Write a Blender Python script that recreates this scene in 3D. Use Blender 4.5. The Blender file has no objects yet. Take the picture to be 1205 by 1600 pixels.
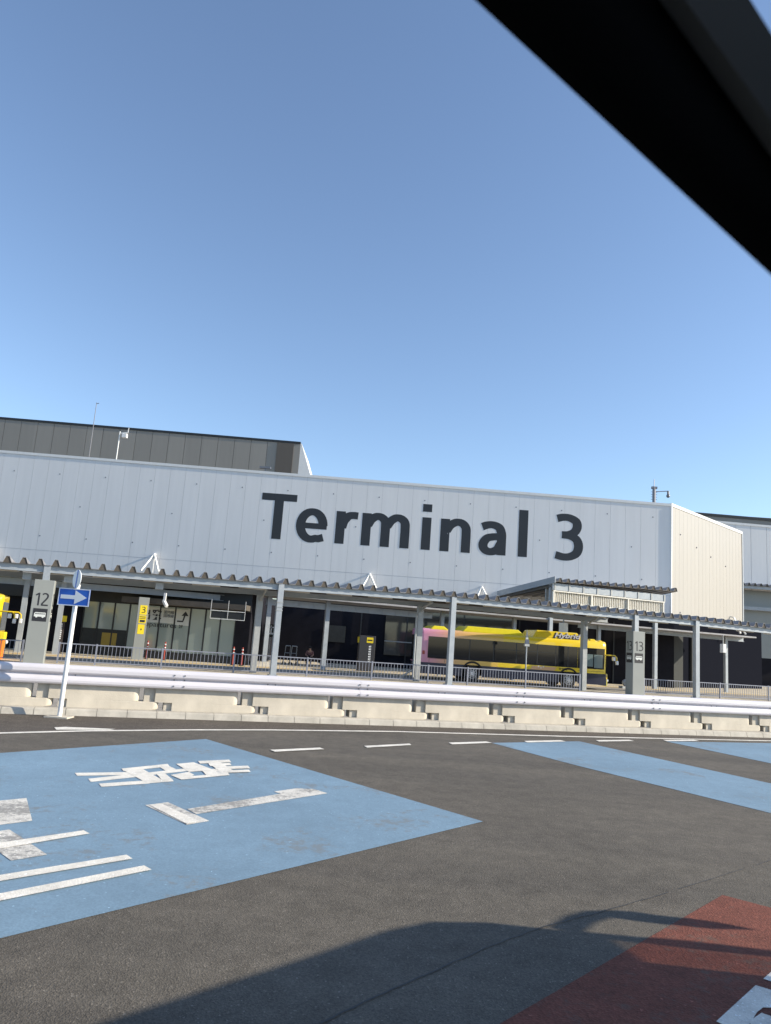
import bpy, bmesh, math, random
from mathutils import Vector, Matrix
random.seed(7)
R = math.radians
scene = bpy.context.scene
col = scene.collection

# ------------------------------------------------------------------ camera
CAM_H, FPX, CX, CY = 2.0, 1150.0, 602.5, 800.0
ROLL, PITCH = R(4.15), R(9.8)
cam = bpy.data.cameras.new('camera')
cam_o = bpy.data.objects.new('camera', cam); col.objects.link(cam_o)
cam.sensor_fit = 'VERTICAL'; cam.sensor_height = 36.0; cam.sensor_width = 36.0
cam.lens = 36.0 * FPX / 1600.0
cam.clip_start = 0.02; cam.clip_end = 4000
cam.dof.use_dof = True; cam.dof.focus_distance = 38.0; cam.dof.aperture_fstop = 5.2
cam_o.matrix_world = (Matrix.Translation((0, 0, CAM_H)) @ Matrix.Rotation(R(90) + PITCH, 4, 'X')
                      @ Matrix.Rotation(ROLL, 4, 'Z'))
scene.camera = cam_o

# ------------------------------------------------------------------ light
SUN_EL, SUN_AZ = R(25.0), R(-5.0)        # azimuth measured from +X, towards the sun
S = Vector((math.cos(SUN_AZ) * math.cos(SUN_EL), math.sin(SUN_AZ) * math.cos(SUN_EL), math.sin(SUN_EL)))
world = bpy.data.worlds.new('World'); scene.world = world; world.use_nodes = True
nt = world.node_tree; nt.nodes.clear()
wo = nt.nodes.new('ShaderNodeOutputWorld'); bg = nt.nodes.new('ShaderNodeBackground')
sky = nt.nodes.new('ShaderNodeTexSky'); sky.sky_type = 'NISHITA'; sky.sun_disc = False
sky.sun_elevation = SUN_EL
sky.sun_rotation = math.atan2(S.x, S.y)
sky.air_density = 1.0; sky.dust_density = 0.35; sky.ozone_density = 3.4
bg.inputs['Strength'].default_value = 0.15
hs = nt.nodes.new('ShaderNodeHueSaturation'); hs.inputs['Saturation'].default_value = 0.94
nt.links.new(sky.outputs[0], hs.inputs['Color']); nt.links.new(hs.outputs[0], bg.inputs[0]); nt.links.new(bg.outputs[0], wo.inputs[0])
sun = bpy.data.lights.new('sun', 'SUN'); sun.energy = 5.0; sun.angle = R(0.4); sun.color = (1.0, 0.90, 0.73)
sun_o = bpy.data.objects.new('sun', sun); col.objects.link(sun_o)
sun_o.rotation_euler = S.to_track_quat('Z', 'Y').to_euler()
vs = scene.view_settings
vs.view_transform = 'Standard'; vs.look = 'None'; vs.gamma = 1.0; vs.exposure = 0.58; vs.use_curve_mapping = False

# ------------------------------------------------------------------ survey helpers (photo pixel -> point in the place)
cr_, sr_, ct_, st_ = math.cos(ROLL), math.sin(ROLL), math.cos(PITCH), math.sin(PITCH)
def ray(x, y):
    u = (x - CX) / FPX; v = -(y - CY) / FPX
    a = u * cr_ - v * sr_; b = u * sr_ + v * cr_
    return a, ct_ - b * st_, st_ + b * ct_
def G(x, y, z=0.0):
    a, b, c = ray(x, y); t = (z - CAM_H) / c
    return Vector((a * t, b * t, z))
def onY(x, y, Y):
    a, b, c = ray(x, y); t = Y / b
    return Vector((a * t, Y, c * t + CAM_H))
YAW = R(19.4)
D_ = Vector((math.cos(YAW), math.sin(YAW), 0)); N_ = Vector((-D_.y, D_.x, 0))
O_ = Vector((-7.37, 15.23, 0))
def F(s, n, z=0.0): return O_ + D_ * s + N_ * n + Vector((0, 0, z))
def onN(x, y, N):
    a, b, c = ray(x, y); t = (N + O_.dot(N_)) / (a * N_.x + b * N_.y)
    P = Vector((a * t, b * t, 0)) - O_
    return P.dot(D_), c * t + CAM_H        # (s, z)

# ------------------------------------------------------------------ mesh builder
class MB:
    def __init__(s): s.v = []; s.f = []; s.mi = []; s.cur = 0
    def add(s, vs_, fs_):
        o = len(s.v); s.v += [Vector(p) for p in vs_]
        for f in fs_: s.f.append([i + o for i in f]); s.mi.append(s.cur)
        return s
    def box(s, x0, x1, y0, y1, z0, z1):
        return s.add([(x0,y0,z0),(x1,y0,z0),(x1,y1,z0),(x0,y1,z0),(x0,y0,z1),(x1,y0,z1),(x1,y1,z1),(x0,y1,z1)],
                     [(3,2,1,0),(4,5,6,7),(0,1,5,4),(1,2,6,5),(2,3,7,6),(3,0,4,7)])
    def prism(s, pts, off):
        n = len(pts); off = Vector(off); p = [Vector(q) for q in pts]
        return s.add(p + [q + off for q in p], [list(range(n))[::-1], list(range(n, 2*n))] +
                     [(i, (i+1) % n, n + (i+1) % n, n + i) for i in range(n)])
    def ngon(s, pts): return s.add(pts, [list(range(len(pts)))])
    def tube(s, path, r, seg=10, cap=True, r2=None):
        P = [Vector(p) for p in path]; rings = []
        for i, p in enumerate(P):
            t = (P[min(i+1, len(P)-1)] - P[max(i-1, 0)]).normalized()
            up = Vector((0,0,1)) if abs(t.z) < 0.9 else Vector((1,0,0))
            a = t.cross(up).normalized(); b = a.cross(t)
            rr = r if r2 is None else r + (r2 - r) * i / (len(P)-1)
            rings.append([p + (a*math.cos(k*2*math.pi/seg) + b*math.sin(k*2*math.pi/seg)) * rr for k in range(seg)])
        vs_ = [q for rg in rings for q in rg]; fs_ = []
        for i in range(len(P)-1):
            for k in range(seg):
                fs_.append((i*seg+k, i*seg+(k+1)%seg, (i+1)*seg+(k+1)%seg, (i+1)*seg+k))
        if cap: fs_ += [list(range(seg))[::-1], [(len(P)-1)*seg+k for k in range(seg)]]
        return s.add(vs_, fs_)
    def bar(s, a, b, w, h=None):
        a = Vector(a); b = Vector(b); h = h or w
        t = (b - a).normalized(); up = Vector((0,0,1)) if abs(t.z) < 0.95 else Vector((0,1,0))
        u = t.cross(up).normalized() * w/2; v = u.cross(t).normalized() * h/2
        q = [-u-v, u-v, u+v, -u+v]
        return s.add([a+k for k in q] + [b+k for k in q], [(3,2,1,0),(4,5,6,7),(0,1,5,4),(1,2,6,5),(2,3,7,6),(3,0,4,7)])
    def ball(s, c, r, n=10, m=7, sq=(1,1,1)):
        vs_ = []; fs_ = []
        for j in range(m+1):
            th = math.pi*j/m
            for i in range(n):
                ph = 2*math.pi*i/n
                vs_.append((c[0]+r*sq[0]*math.sin(th)*math.cos(ph), c[1]+r*sq[1]*math.sin(th)*math.sin(ph), c[2]+r*sq[2]*math.cos(th)))
        for j in range(m):
            for i in range(n): fs_.append((j*n+i, (j+1)*n+i, (j+1)*n+(i+1)%n, j*n+(i+1)%n))
        return s.add(vs_, fs_)
    def build(s, name, mats, parent=None, bevel=0.0, smooth=False, loc=None):
        me = bpy.data.meshes.new(name)
        me.from_pydata([tuple(v) for v in s.v], [], s.f)
        mats = mats if isinstance(mats, (list, tuple)) else [mats]
        for m in mats: me.materials.append(m)
        if len(mats) > 1: me.polygons.foreach_set('material_index', s.mi)
        bm = bmesh.new(); bm.from_mesh(me); bmesh.ops.recalc_face_normals(bm, faces=bm.faces); bm.to_mesh(me); bm.free()
        if smooth:
            me.polygons.foreach_set('use_smooth', [True]*len(me.polygons))
            me.set_sharp_from_angle(angle=R(40))
        me.update()
        o = bpy.data.objects.new(name, me); col.objects.link(o)
        if parent: o.parent = parent
        if loc is not None: o.location = loc
        if bevel:
            b = o.modifiers.new('bevel', 'BEVEL'); b.width = bevel; b.segments = 2; b.limit_method = 'ANGLE'; b.angle_limit = R(40)
        return o

def tag(o, label=None, cat=None, group=None, kind=None):
    if label: o['label'] = label
    if cat: o['category'] = cat
    if group: o['group'] = group
    if kind: o['kind'] = kind
    return o
def thing(name, label, cat, loc=(0,0,0), rz=0.0, group=None):
    o = bpy.data.objects.new(name, None); col.objects.link(o)
    o.location = loc; o.rotation_euler = (0, 0, rz); o.empty_display_size = 0.2
    return tag(o, label, cat, group)
def copy_tree(o, parent=None):
    c = o.copy(); col.objects.link(c)
    if parent: c.parent = parent
    for ch in list(o.children): copy_tree(ch, c)
    return c

# ------------------------------------------------------------------ materials
def mat(name, c, rough=0.6, metal=0.0, var=0.0, scale=3.0, bump=0.0, bscale=40.0, spec=0.5, c2=None, detail=6.0, coat=0.0, stretch=(1,1,1)):
    m = bpy.data.materials.new(name); m.use_nodes = True; t = m.node_tree; b = t.nodes['Principled BSDF']
    b.inputs['Base Color'].default_value = (*c, 1); b.inputs['Roughness'].default_value = rough
    b.inputs['Metallic'].default_value = metal; b.inputs['Specular IOR Level'].default_value = spec
    b.inputs['Coat Weight'].default_value = coat
    tc = t.nodes.new('ShaderNodeTexCoord'); mp = t.nodes.new('ShaderNodeMapping'); mp.inputs['Scale'].default_value = stretch
    t.links.new(tc.outputs['Object'], mp.inputs[0])
    if var or c2:
        n = t.nodes.new('ShaderNodeTexNoise'); n.inputs['Scale'].default_value = scale; n.inputs['Detail'].default_value = detail
        n.inputs['Roughness'].default_value = 0.65
        t.links.new(mp.outputs[0], n.inputs['Vector'])
        cr = t.nodes.new('ShaderNodeValToRGB'); cr.color_ramp.elements[0].position = 0.3; cr.color_ramp.elements[1].position = 0.7
        lo = c2 if c2 else tuple(max(0, k*(1-var)) for k in c); hi = c if c2 else tuple(min(1, k*(1+var)) for k in c)
        cr.color_ramp.elements[0].color = (*lo, 1); cr.color_ramp.elements[1].color = (*hi, 1)
        t.links.new(n.outputs['Fac'], cr.inputs[0]); t.links.new(cr.outputs[0], b.inputs['Base Color'])
        mr = t.nodes.new('ShaderNodeMapRange'); mr.inputs['To Min'].default_value = max(0.02, rough*0.85); mr.inputs['To Max'].default_value = min(1, rough*1.15)
        t.links.new(n.outputs['Fac'], mr.inputs[0]); t.links.new(mr.outputs[0], b.inputs['Roughness'])
    if bump:
        n2 = t.nodes.new('ShaderNodeTexNoise'); n2.inputs['Scale'].default_value = bscale; n2.inputs['Detail'].default_value = 4
        t.links.new(mp.outputs[0], n2.inputs['Vector'])
        bp = t.nodes.new('ShaderNodeBump'); bp.inputs['Strength'].default_value = bump; bp.inputs['Distance'].default_value = 0.02
        t.links.new(n2.outputs['Fac'], bp.inputs['Height']); t.links.new(bp.outputs[0], b.inputs['Normal'])
    return m

def road_mat(name, base, agg, wear_to=None, wear=0.0, patch=0.25, wscale=9.0, fine=70.0, tint2=None, speck=0.972, bmp=0.55, mid_=1.0, bands=False):
    """coloured surface with aggregate speckle, large patches, stains; optional wear showing the asphalt below"""
    m = bpy.data.materials.new(name); m.use_nodes = True; t = m.node_tree; L = t.links.new
    b = t.nodes['Principled BSDF']; b.inputs['Roughness'].default_value = 0.85; b.inputs['Specular IOR Level'].default_value = 0.25
    tc = t.nodes.new('ShaderNodeTexCoord')
    def noise(sc, det=5, ro=0.6):
        n = t.nodes.new('ShaderNodeTexNoise'); n.inputs['Scale'].default_value = sc; n.inputs['Detail'].default_value = det
        n.inputs['Roughness'].default_value = ro; L(tc.outputs['Object'], n.inputs['Vector']); return n
    def ramp(src, p0, p1, c0, c1):
        r = t.nodes.new('ShaderNodeValToRGB'); e = r.color_ramp.elements
        e[0].position = p0; e[1].position = p1; e[0].color = (*c0, 1); e[1].color = (*c1, 1); L(src, r.inputs[0]); return r
    def mix(kind, fac, a, bb):
        x = t.nodes.new('ShaderNodeMix'); x.data_type = 'RGBA'; x.blend_type = kind
        if isinstance(fac, (int, float)): x.inputs[0].default_value = fac
        else: L(fac, x.inputs[0])
        L(a, x.inputs[6]); L(bb, x.inputs[7]); return x
    big = noise(0.35, 4); c0 = ramp(big.outputs['Fac'], 0.3, 0.7, tuple(k*(1-patch) for k in base), tint2 or tuple(k*(1+patch) for k in base))
    mid = noise(4.0, 6, 0.7); r1 = ramp(mid.outputs['Fac'], 0.32, 0.68, (1 - .20*mid_,)*3, (1 + .14*mid_,)*3)
    x1 = mix('MULTIPLY', 1.0, c0.outputs[0], r1.outputs[0])
    vo = t.nodes.new('ShaderNodeTexVoronoi'); vo.inputs['Scale'].default_value = fine; L(tc.outputs['Object'], vo.inputs['Vector'])
    sep = t.nodes.new('ShaderNodeSeparateColor'); L(vo.outputs['Color'], sep.inputs[0])
    r2 = ramp(sep.outputs[0], 0.0, 1.0, (1-agg,)*3, (1+agg,)*3)
    x2 = mix('MULTIPLY', 1.0, x1.outputs[2], r2.outputs[0])
    spk = ramp(sep.outputs[1], speck, min(1.0, speck + 0.02), (0, 0, 0), (1, 1, 1))
    lightc = t.nodes.new('ShaderNodeRGB'); lightc.outputs[0].default_value = (*[min(1, k*1.9+0.02) for k in base], 1)
    x3 = mix('MIX', spk.outputs[0], x2.outputs[2], lightc.outputs[0])
    st = noise(1.9, 3, 0.5); dk = ramp(st.outputs['Fac'], 0.72, 0.78, (0, 0, 0), (0.55, 0.55, 0.55))
    darkc = t.nodes.new('ShaderNodeRGB'); darkc.outputs[0].default_value = (*[k*0.6 for k in base], 1)
    x3 = mix('MIX', dk.outputs[0], x3.outputs[2], darkc.outputs[0])
    if bands:
        mp2 = t.nodes.new('ShaderNodeMapping'); mp2.inputs['Rotation'].default_value = (0, 0, -R(17)); mp2.inputs['Scale'].default_value = (.035, .75, 1)
        L(tc.outputs['Object'], mp2.inputs[0]); bn = t.nodes.new('ShaderNodeTexNoise'); bn.inputs['Scale'].default_value = 1.0; bn.inputs['Detail'].default_value = 3
        L(mp2.outputs[0], bn.inputs['Vector']); rb_ = ramp(bn.outputs['Fac'], .34, .66, (.86, .86, .87), (1.13, 1.12, 1.10)); x3 = mix('MULTIPLY', 1.0, x3.outputs[2], rb_.outputs[0])
    out = x3
    if wear_to:
        w1 = noise(wscale, 8, 0.75); w2 = noise(0.9, 3)
        ad = t.nodes.new('ShaderNodeMath'); ad.operation = 'ADD'; L(w1.outputs['Fac'], ad.inputs[0]); L(w2.outputs['Fac'], ad.inputs[1])
        wr = ramp(ad.outputs[0], 0.5, 1.0, (0, 0, 0), (1, 1, 1)); wr.color_ramp.elements[0].position = 1.0 - wear
        wr.color_ramp.elements[1].position = min(1.0, 1.0 - wear + 0.10)
        ad2 = t.nodes.new('ShaderNodeMath'); ad2.operation = 'MULTIPLY'; ad2.inputs[1].default_value = 0.78; L(ad.outputs[0], ad2.inputs[0]); L(ad2.outputs[0], wr.inputs[0])
        wc = t.nodes.new('ShaderNodeRGB'); wc.outputs[0].default_value = (*wear_to, 1)
        out = mix('MIX', wr.outputs[0], x3.outputs[2], wc.outputs[0])
    L(out.outputs[2], b.inputs['Base Color'])
    bp = t.nodes.new('ShaderNodeBump'); bp.inputs['Strength'].default_value = bmp; bp.inputs['Distance'].default_value = 0.006
    L(vo.outputs['Distance'], bp.inputs['Height']); L(bp.outputs[0], b.inputs['Normal'])
    return m

def panel_mat(name, c, width, axis=0, var=0.05, rough=0.45, spec=0.5):
    """coated metal panels: each panel a slightly different shade, faint vertical streaks"""
    m = bpy.data.materials.new(name); m.use_nodes = True; t = m.node_tree; L = t.links.new; b = t.nodes['Principled BSDF']
    b.inputs['Roughness'].default_value = rough; b.inputs['Specular IOR Level'].default_value = spec
    tc = t.nodes.new('ShaderNodeTexCoord'); sp = t.nodes.new('ShaderNodeSeparateXYZ'); L(tc.outputs['Object'], sp.inputs[0])
    dv = t.nodes.new('ShaderNodeMath'); dv.operation = 'DIVIDE'; dv.inputs[1].default_value = width; L(sp.outputs[axis], dv.inputs[0])
    fl = t.nodes.new('ShaderNodeMath'); fl.operation = 'FLOOR'; L(dv.outputs[0], fl.inputs[0])
    wn = t.nodes.new('ShaderNodeTexWhiteNoise'); wn.noise_dimensions = '1D'; L(fl.outputs[0], wn.inputs['W'])
    mp = t.nodes.new('ShaderNodeMapping'); mp.inputs['Scale'].default_value = (3.0, 3.0, 0.25); L(tc.outputs['Object'], mp.inputs[0])
    n = t.nodes.new('ShaderNodeTexNoise'); n.inputs['Scale'].default_value = 1.0; n.inputs['Detail'].default_value = 6; L(mp.outputs[0], n.inputs['Vector'])
    a1 = t.nodes.new('ShaderNodeMath'); a1.operation = 'MULTIPLY_ADD'; a1.inputs[1].default_value = var*2; a1.inputs[2].default_value = 1 - var*1.8; L(wn.outputs['Value'], a1.inputs[0])
    a2 = t.nodes.new('ShaderNodeMath'); a2.operation = 'MULTIPLY_ADD'; a2.inputs[1].default_value = 0.14; L(n.outputs['Fac'], a2.inputs[0]); L(a1.outputs[0], a2.inputs[2])
    vm = t.nodes.new('ShaderNodeVectorMath'); vm.operation = 'SCALE'; vm.inputs[0].default_value = c; L(a2.outputs[0], vm.inputs['Scale'])
    L(vm.outputs[0], b.inputs['Base Color'])
    return m

def glass_mat(name, c, rough=0.05, alpha=0.0):
    m = bpy.data.materials.new(name); m.use_nodes = True; t = m.node_tree; b = t.nodes['Principled BSDF']
    b.inputs['Base Color'].default_value = (*c, 1); b.inputs['Roughness'].default_value = rough
    b.inputs['Specular IOR Level'].default_value = 0.8; b.inputs['Coat Weight'].default_value = 0.4; b.inputs['Coat Roughness'].default_value = 0.03
    if alpha:
        o = t.nodes['Material Output']; tr = t.nodes.new('ShaderNodeBsdfTransparent'); tr.inputs[0].default_value = (0.75, 0.80, 0.80, 1)
        mx = t.nodes.new('ShaderNodeMixShader'); mx.inputs[0].default_value = alpha
        t.links.new(b.outputs[0], mx.inputs[1]); t.links.new(tr.outputs[0], mx.inputs[2]); t.links.new(mx.outputs[0], o.inputs[0])
    return m

ASPH = (0.116, 0.103, 0.085)
M = {}
M['asphalt'] = road_mat('asphalt', ASPH, 0.26, patch=0.12, bands=True, fine=105, speck=0.978)
M['gutter'] = road_mat('gutter_asphalt', (0.10, 0.085, 0.07), 0.35, patch=0.15)
M['blue'] = road_mat('blue_road_paint', (0.182, 0.275, 0.358), 0.10, wear_to=(0.18, 0.22, 0.25), wear=0.15, patch=0.12, fine=80, speck=0.997, bmp=0.06, mid_=0.35)
M['red'] = road_mat('red_road_paint', (0.165, 0.056, 0.038), 0.22, wear_to=(0.13, 0.075, 0.058), wear=0.16, patch=0.16, speck=0.992)
M['white_paint'] = road_mat('white_road_paint', (0.74, 0.70, 0.62), 0.06, wear_to=(0.42, 0.42, 0.40), wear=0.08, patch=0.04, fine=90)
M['worn_white'] = road_mat('worn_white_road_paint', (0.66, 0.63, 0.57), 0.12, wear_to=(0.30, 0.29, 0.27), wear=0.22, patch=0.05, wscale=16, fine=90)
M['seal'] = mat('crack_sealant', (0.02, 0.02, 0.02), 0.5)
M['paving'] = road_mat('bus_bay_paving', (0.55, 0.475, 0.355), 0.10, patch=0.15, fine=30)
M['lane'] = road_mat('bus_lane_concrete', (0.30, 0.27, 0.23), 0.15, patch=0.15, fine=40)
M['tactile'] = mat('yellow_tactile_paving', (0.62, 0.38, 0.05), 0.8, var=0.25, scale=6)
M['concrete'] = mat('cast_concrete', (0.53, 0.485, 0.41), 0.85, var=0.16, scale=1.6, bump=0.25, bscale=60, spec=0.2, detail=9, stretch=(1, 1, 0.6))
M['kerb'] = mat('kerb_concrete', (0.47, 0.44, 0.385), 0.88, var=0.2, scale=2.6, bump=0.3, bscale=50, spec=0.2, detail=9)
M['rail'] = mat('white_coated_steel', (0.60, 0.58, 0.62), 0.38, var=0.05, scale=2.0, spec=0.5, stretch=(0.6, 1, 3))
M['bolt'] = mat('dull_bolt_steel', (0.22, 0.22, 0.24), 0.5, metal=0.6)
M['galv'] = mat('galvanised_steel', (0.39, 0.42, 0.45), 0.5, metal=0.25, c2=(0.30, 0.335, 0.375), scale=2.2, detail=7)
M['galv2'] = mat('weathered_galvanised_steel', (0.40, 0.41, 0.41), 0.55, metal=0.2, c2=(0.30, 0.32, 0.33), scale=3.0)
M['fence'] = mat('grey_coated_rail', (0.23, 0.245, 0.30), 0.45, metal=0.2, var=0.1, scale=4)
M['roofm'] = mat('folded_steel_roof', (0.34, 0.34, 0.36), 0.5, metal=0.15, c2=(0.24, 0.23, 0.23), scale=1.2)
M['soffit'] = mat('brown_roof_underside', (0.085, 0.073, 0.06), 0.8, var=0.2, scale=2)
M['lamp'] = mat('lamp_housing', (0.66, 0.62, 0.54), 0.5, var=0.05)
M['pillar'] = mat('grey_green_panel', (0.26, 0.275, 0.265), 0.5, var=0.04, scale=0.8)
M['black'] = mat('black_ink', (0.02, 0.02, 0.025), 0.5)
M['pict'] = mat('pale_pictogram_ink', (0.62, 0.64, 0.62), 0.5)
M['letter'] = mat('dark_sign_letter', (0.020, 0.021, 0.026), 0.35, var=0.15, scale=0.6)
M['facade'] = panel_mat('pale_grey_facade_panel', (0.70, 0.695, 0.695), 1.16, 0, var=0.014, rough=0.33)
M['joint'] = mat('panel_joint', (0.40, 0.41, 0.43), 0.6)
M['flash'] = mat('pale_flashing', (0.74, 0.74, 0.73), 0.4, var=0.04)
M['chamfer'] = panel_mat('cream_panel', (0.315, 0.30, 0.275), 1.2, 0, var=0.012, rough=0.45)
M['darkmetal'] = panel_mat('dark_grey_cladding', (0.26, 0.245, 0.22), 1.8, 0, var=0.06, rough=0.5)
M['darkface'] = panel_mat('dark_brown_cladding', (0.10, 0.085, 0.07), 1.8, 0, var=0.05, rough=0.5)
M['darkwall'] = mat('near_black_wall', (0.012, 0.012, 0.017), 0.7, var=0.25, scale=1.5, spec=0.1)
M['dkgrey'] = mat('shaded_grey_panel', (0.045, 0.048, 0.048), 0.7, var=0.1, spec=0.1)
M['glass'] = glass_mat('frosted_green_glass', (0.29, 0.345, 0.325), 0.12)
M['dkglass'] = glass_mat('dark_shop_glass', (0.045, 0.045, 0.042), 0.06)
M['busglass'] = glass_mat('tinted_bus_glass', (0.012, 0.013, 0.015), 0.05)
for k_ in ('busglass',):
    b_ = M[k_].node_tree.nodes['Principled BSDF']; b_.inputs['Specular IOR Level'].default_value = 0.55; b_.inputs['Coat Weight'].default_value = 0.0
M['cleargl'] = glass_mat('clear_cab_glass', (0.04, 0.05, 0.05), 0.04, 0.55)
M['mull'] = mat('black_mullion', (0.015, 0.017, 0.02), 0.45)
M['yellow'] = mat('yellow_bus_paint', (0.74, 0.53, 0.014), 0.28, var=0.04, coat=0.5)
M['yelgreen'] = mat('yellow_roof_paint', (0.66, 0.56, 0.015), 0.35, var=0.06)
M['pinkbus'] = mat('pink_bus_paint', (0.62, 0.25, 0.40), 0.3, coat=0.5)
M['skirt'] = mat('navy_skirt_paint', (0.018, 0.02, 0.045), 0.35, coat=0.2)
M['tyre'] = mat('tyre_rubber', (0.018, 0.018, 0.018), 0.85)
M['alloy'] = mat('wheel_alloy', (0.30, 0.30, 0.31), 0.35, metal=0.7)
M['chrome'] = mat('pale_silver', (0.62, 0.62, 0.66), 0.25, metal=0.6)
M['signblue'] = mat('sign_blue', (0.015, 0.115, 0.52), 0.35)
M['signwhite'] = mat('sign_white', (0.74, 0.76, 0.80), 0.4)
M['polewhite'] = mat('white_pole_paint', (0.80, 0.79, 0.78), 0.4, var=0.04)
M['signyellow'] = mat('sign_yellow', (0.80, 0.62, 0.02), 0.45)
M['orange'] = mat('orange_plastic', (0.75, 0.20, 0.02), 0.5)
M['redpl'] = mat('red_plastic', (0.34, 0.05, 0.035), 0.5)
M['bracket'] = mat('white_bracket_paint', (0.82, 0.81, 0.78), 0.45)
M['louver'] = mat('white_louver', (0.76, 0.73, 0.66), 0.5)
M['carblack'] = mat('black_door_seal', (0.004, 0.004, 0.004), 0.9, spec=0.05)
M['cartrim'] = mat('grey_pillar_trim', (0.085, 0.082, 0.078), 0.95, spec=0.05, bump=0.1, bscale=500)
M['carpaint'] = mat('van_paint', (0.35, 0.36, 0.38), 0.4)
M['skin'] = mat('skin', (0.45, 0.27, 0.20), 0.6)
M['shirt'] = mat('dusty_pink_shirt', (0.22, 0.11, 0.11), 0.9)
M['trousers'] = mat('black_trousers', (0.012, 0.012, 0.015), 0.9)
M['hair'] = mat('black_hair', (0.01, 0.009, 0.008), 0.7)

# bus side paint: pink rear blending into yellow; ochre before the hard step paints in canopy shade
def shaded_livery():
    m = bpy.data.materials.new('pink_to_yellow_livery_with_shade'); m.use_nodes = True; t = m.node_tree; L = t.links.new; b = t.nodes['Principled BSDF']
    b.inputs['Roughness'].default_value = 0.28; b.inputs['Coat Weight'].default_value = 0.5
    tc = t.nodes.new('ShaderNodeTexCoord'); sp = t.nodes.new('ShaderNodeSeparateXYZ'); L(tc.outputs['Object'], sp.inputs[0])
    r = t.nodes.new('ShaderNodeValToRGB'); e = r.color_ramp.elements
    e[0].position = 0.0; e[0].color = (0.66, 0.29, 0.44, 1); e[1].position = 0.5; e[1].color = (0.74, 0.53, 0.014, 1)
    for p, c in ((0.07, (0.68, 0.32, 0.34, 1)), (0.15, (0.66, 0.38, 0.18, 1)), (0.30, (0.68, 0.44, 0.10, 1)), (0.405, (0.72, 0.46, 0.08, 1)), (0.415, (0.74, 0.53, 0.014, 1)),
                 (0.655, (0.74, 0.53, 0.014, 1)), (0.79, (0.74, 0.53, 0.014, 1))):
        k = e.new(p); k.color = c
    ma = t.nodes.new('ShaderNodeMath'); ma.operation = 'MULTIPLY_ADD'; ma.inputs[1].default_value = -0.2; L(sp.outputs[2], ma.inputs[0]); L(sp.outputs[0], ma.inputs[2])
    mb = t.nodes.new('ShaderNodeMath'); mb.operation = 'MULTIPLY_ADD'; mb.inputs[1].default_value = 1/11.9; mb.inputs[2].default_value = 0.02; L(ma.outputs[0], mb.inputs[0])
    L(mb.outputs[0], r.inputs[0]); L(r.outputs[0], b.inputs['Base Color'])
    return m
M['shaded_livery'] = shaded_livery()

# ------------------------------------------------------------------ stroke letters (own glyphs, cap height 1)
def crom(pts, n=8):
    P = [Vector((p[0], p[1])) for p in pts]
    if len(P) < 3: return P
    out = []
    Q = [2*P[0]-P[1]] + P + [2*P[-1]-P[-2]]
    for i in range(1, len(Q)-2):
        a, b, c, d = Q[i-1], Q[i], Q[i+1], Q[i+2]
        for k in range(n):
            t = k/n
            out.append(0.5*((2*b) + (c-a)*t + (2*a-5*b+4*c-d)*t*t + (3*b-a-3*c+d)*t**3))
    out.append(P[-1]); return out
def ell(cx, cy, rx, ry, a0, a1, n=28):
    return [(cx+rx*math.cos(R(a0+(a1-a0)*i/n)), cy+ry*math.sin(R(a0+(a1-a0)*i/n))) for i in range(n+1)]
GL = {
 'T': [('l', [(0,.925),(.77,.925)]), ('l', [(.385,.85),(.385,0)])],
 'e': [('p', ell(.335,.355,.245,.302,0,292)+[(.50,.072),(.60,.105)]), ('b', [(.14,.345),(.665,.345)])],
 'r': [('l', [(.095,0),(.095,.715)]), ('c', [(.13,.36),(.17,.50),(.26,.61),(.36,.64),(.47,.635)])],
 'm': [('l', [(.095,0),(.095,.715)]), ('c', [(.13,.46),(.20,.58),(.31,.655),(.42,.64),(.50,.56),(.515,.42),(.515,.2),(.515,0)]),
       ('c', [(.55,.46),(.63,.58),(.74,.655),(.85,.64),(.93,.56),(.945,.42),(.945,.2),(.945,0)])],
 'i': [('l', [(.095,0),(.095,.715)]), ('l', [(.095,.84),(.095,1.01)])],
 'n': [('l', [(.095,0),(.095,.715)]), ('c', [(.13,.46),(.21,.58),(.34,.655),(.46,.64),(.545,.55),(.56,.41),(.56,.2),(.56,0)])],
 'a': [('c', [(.06,.60),(.17,.645),(.30,.655),(.43,.60),(.485,.47),(.49,.3),(.49,0)]),
       ('c', [(.45,.40),(.32,.395),(.18,.355),(.10,.25),(.10,.15),(.17,.08),(.28,.065),(.40,.12),(.47,.24)])],
 'l': [('l', [(.095,0),(.095,1.035)])],
 '3': [('c', [(.05,.905),(.18,.94),(.33,.93),(.46,.86),(.49,.74),(.43,.62),(.30,.56),(.16,.55)]),
       ('c', [(.16,.55),(.34,.535),(.48,.46),(.53,.32),(.49,.17),(.36,.085),(.20,.065),(.03,.10)])],
 '1': [('l', [(.30,1),(.30,0)]), ('l', [(.28,.95),(.08,.80)])],
 '2': [('c', [(.05,.88),(.17,.95),(.31,.95),(.43,.86),(.44,.70),(.36,.54),(.20,.32),(.05,.10)]), ('l', [(.02,.05),(.52,.05)])],
 '0': [('p', ell(.28,.5,.22,.45,0,360,32))],
}
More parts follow.
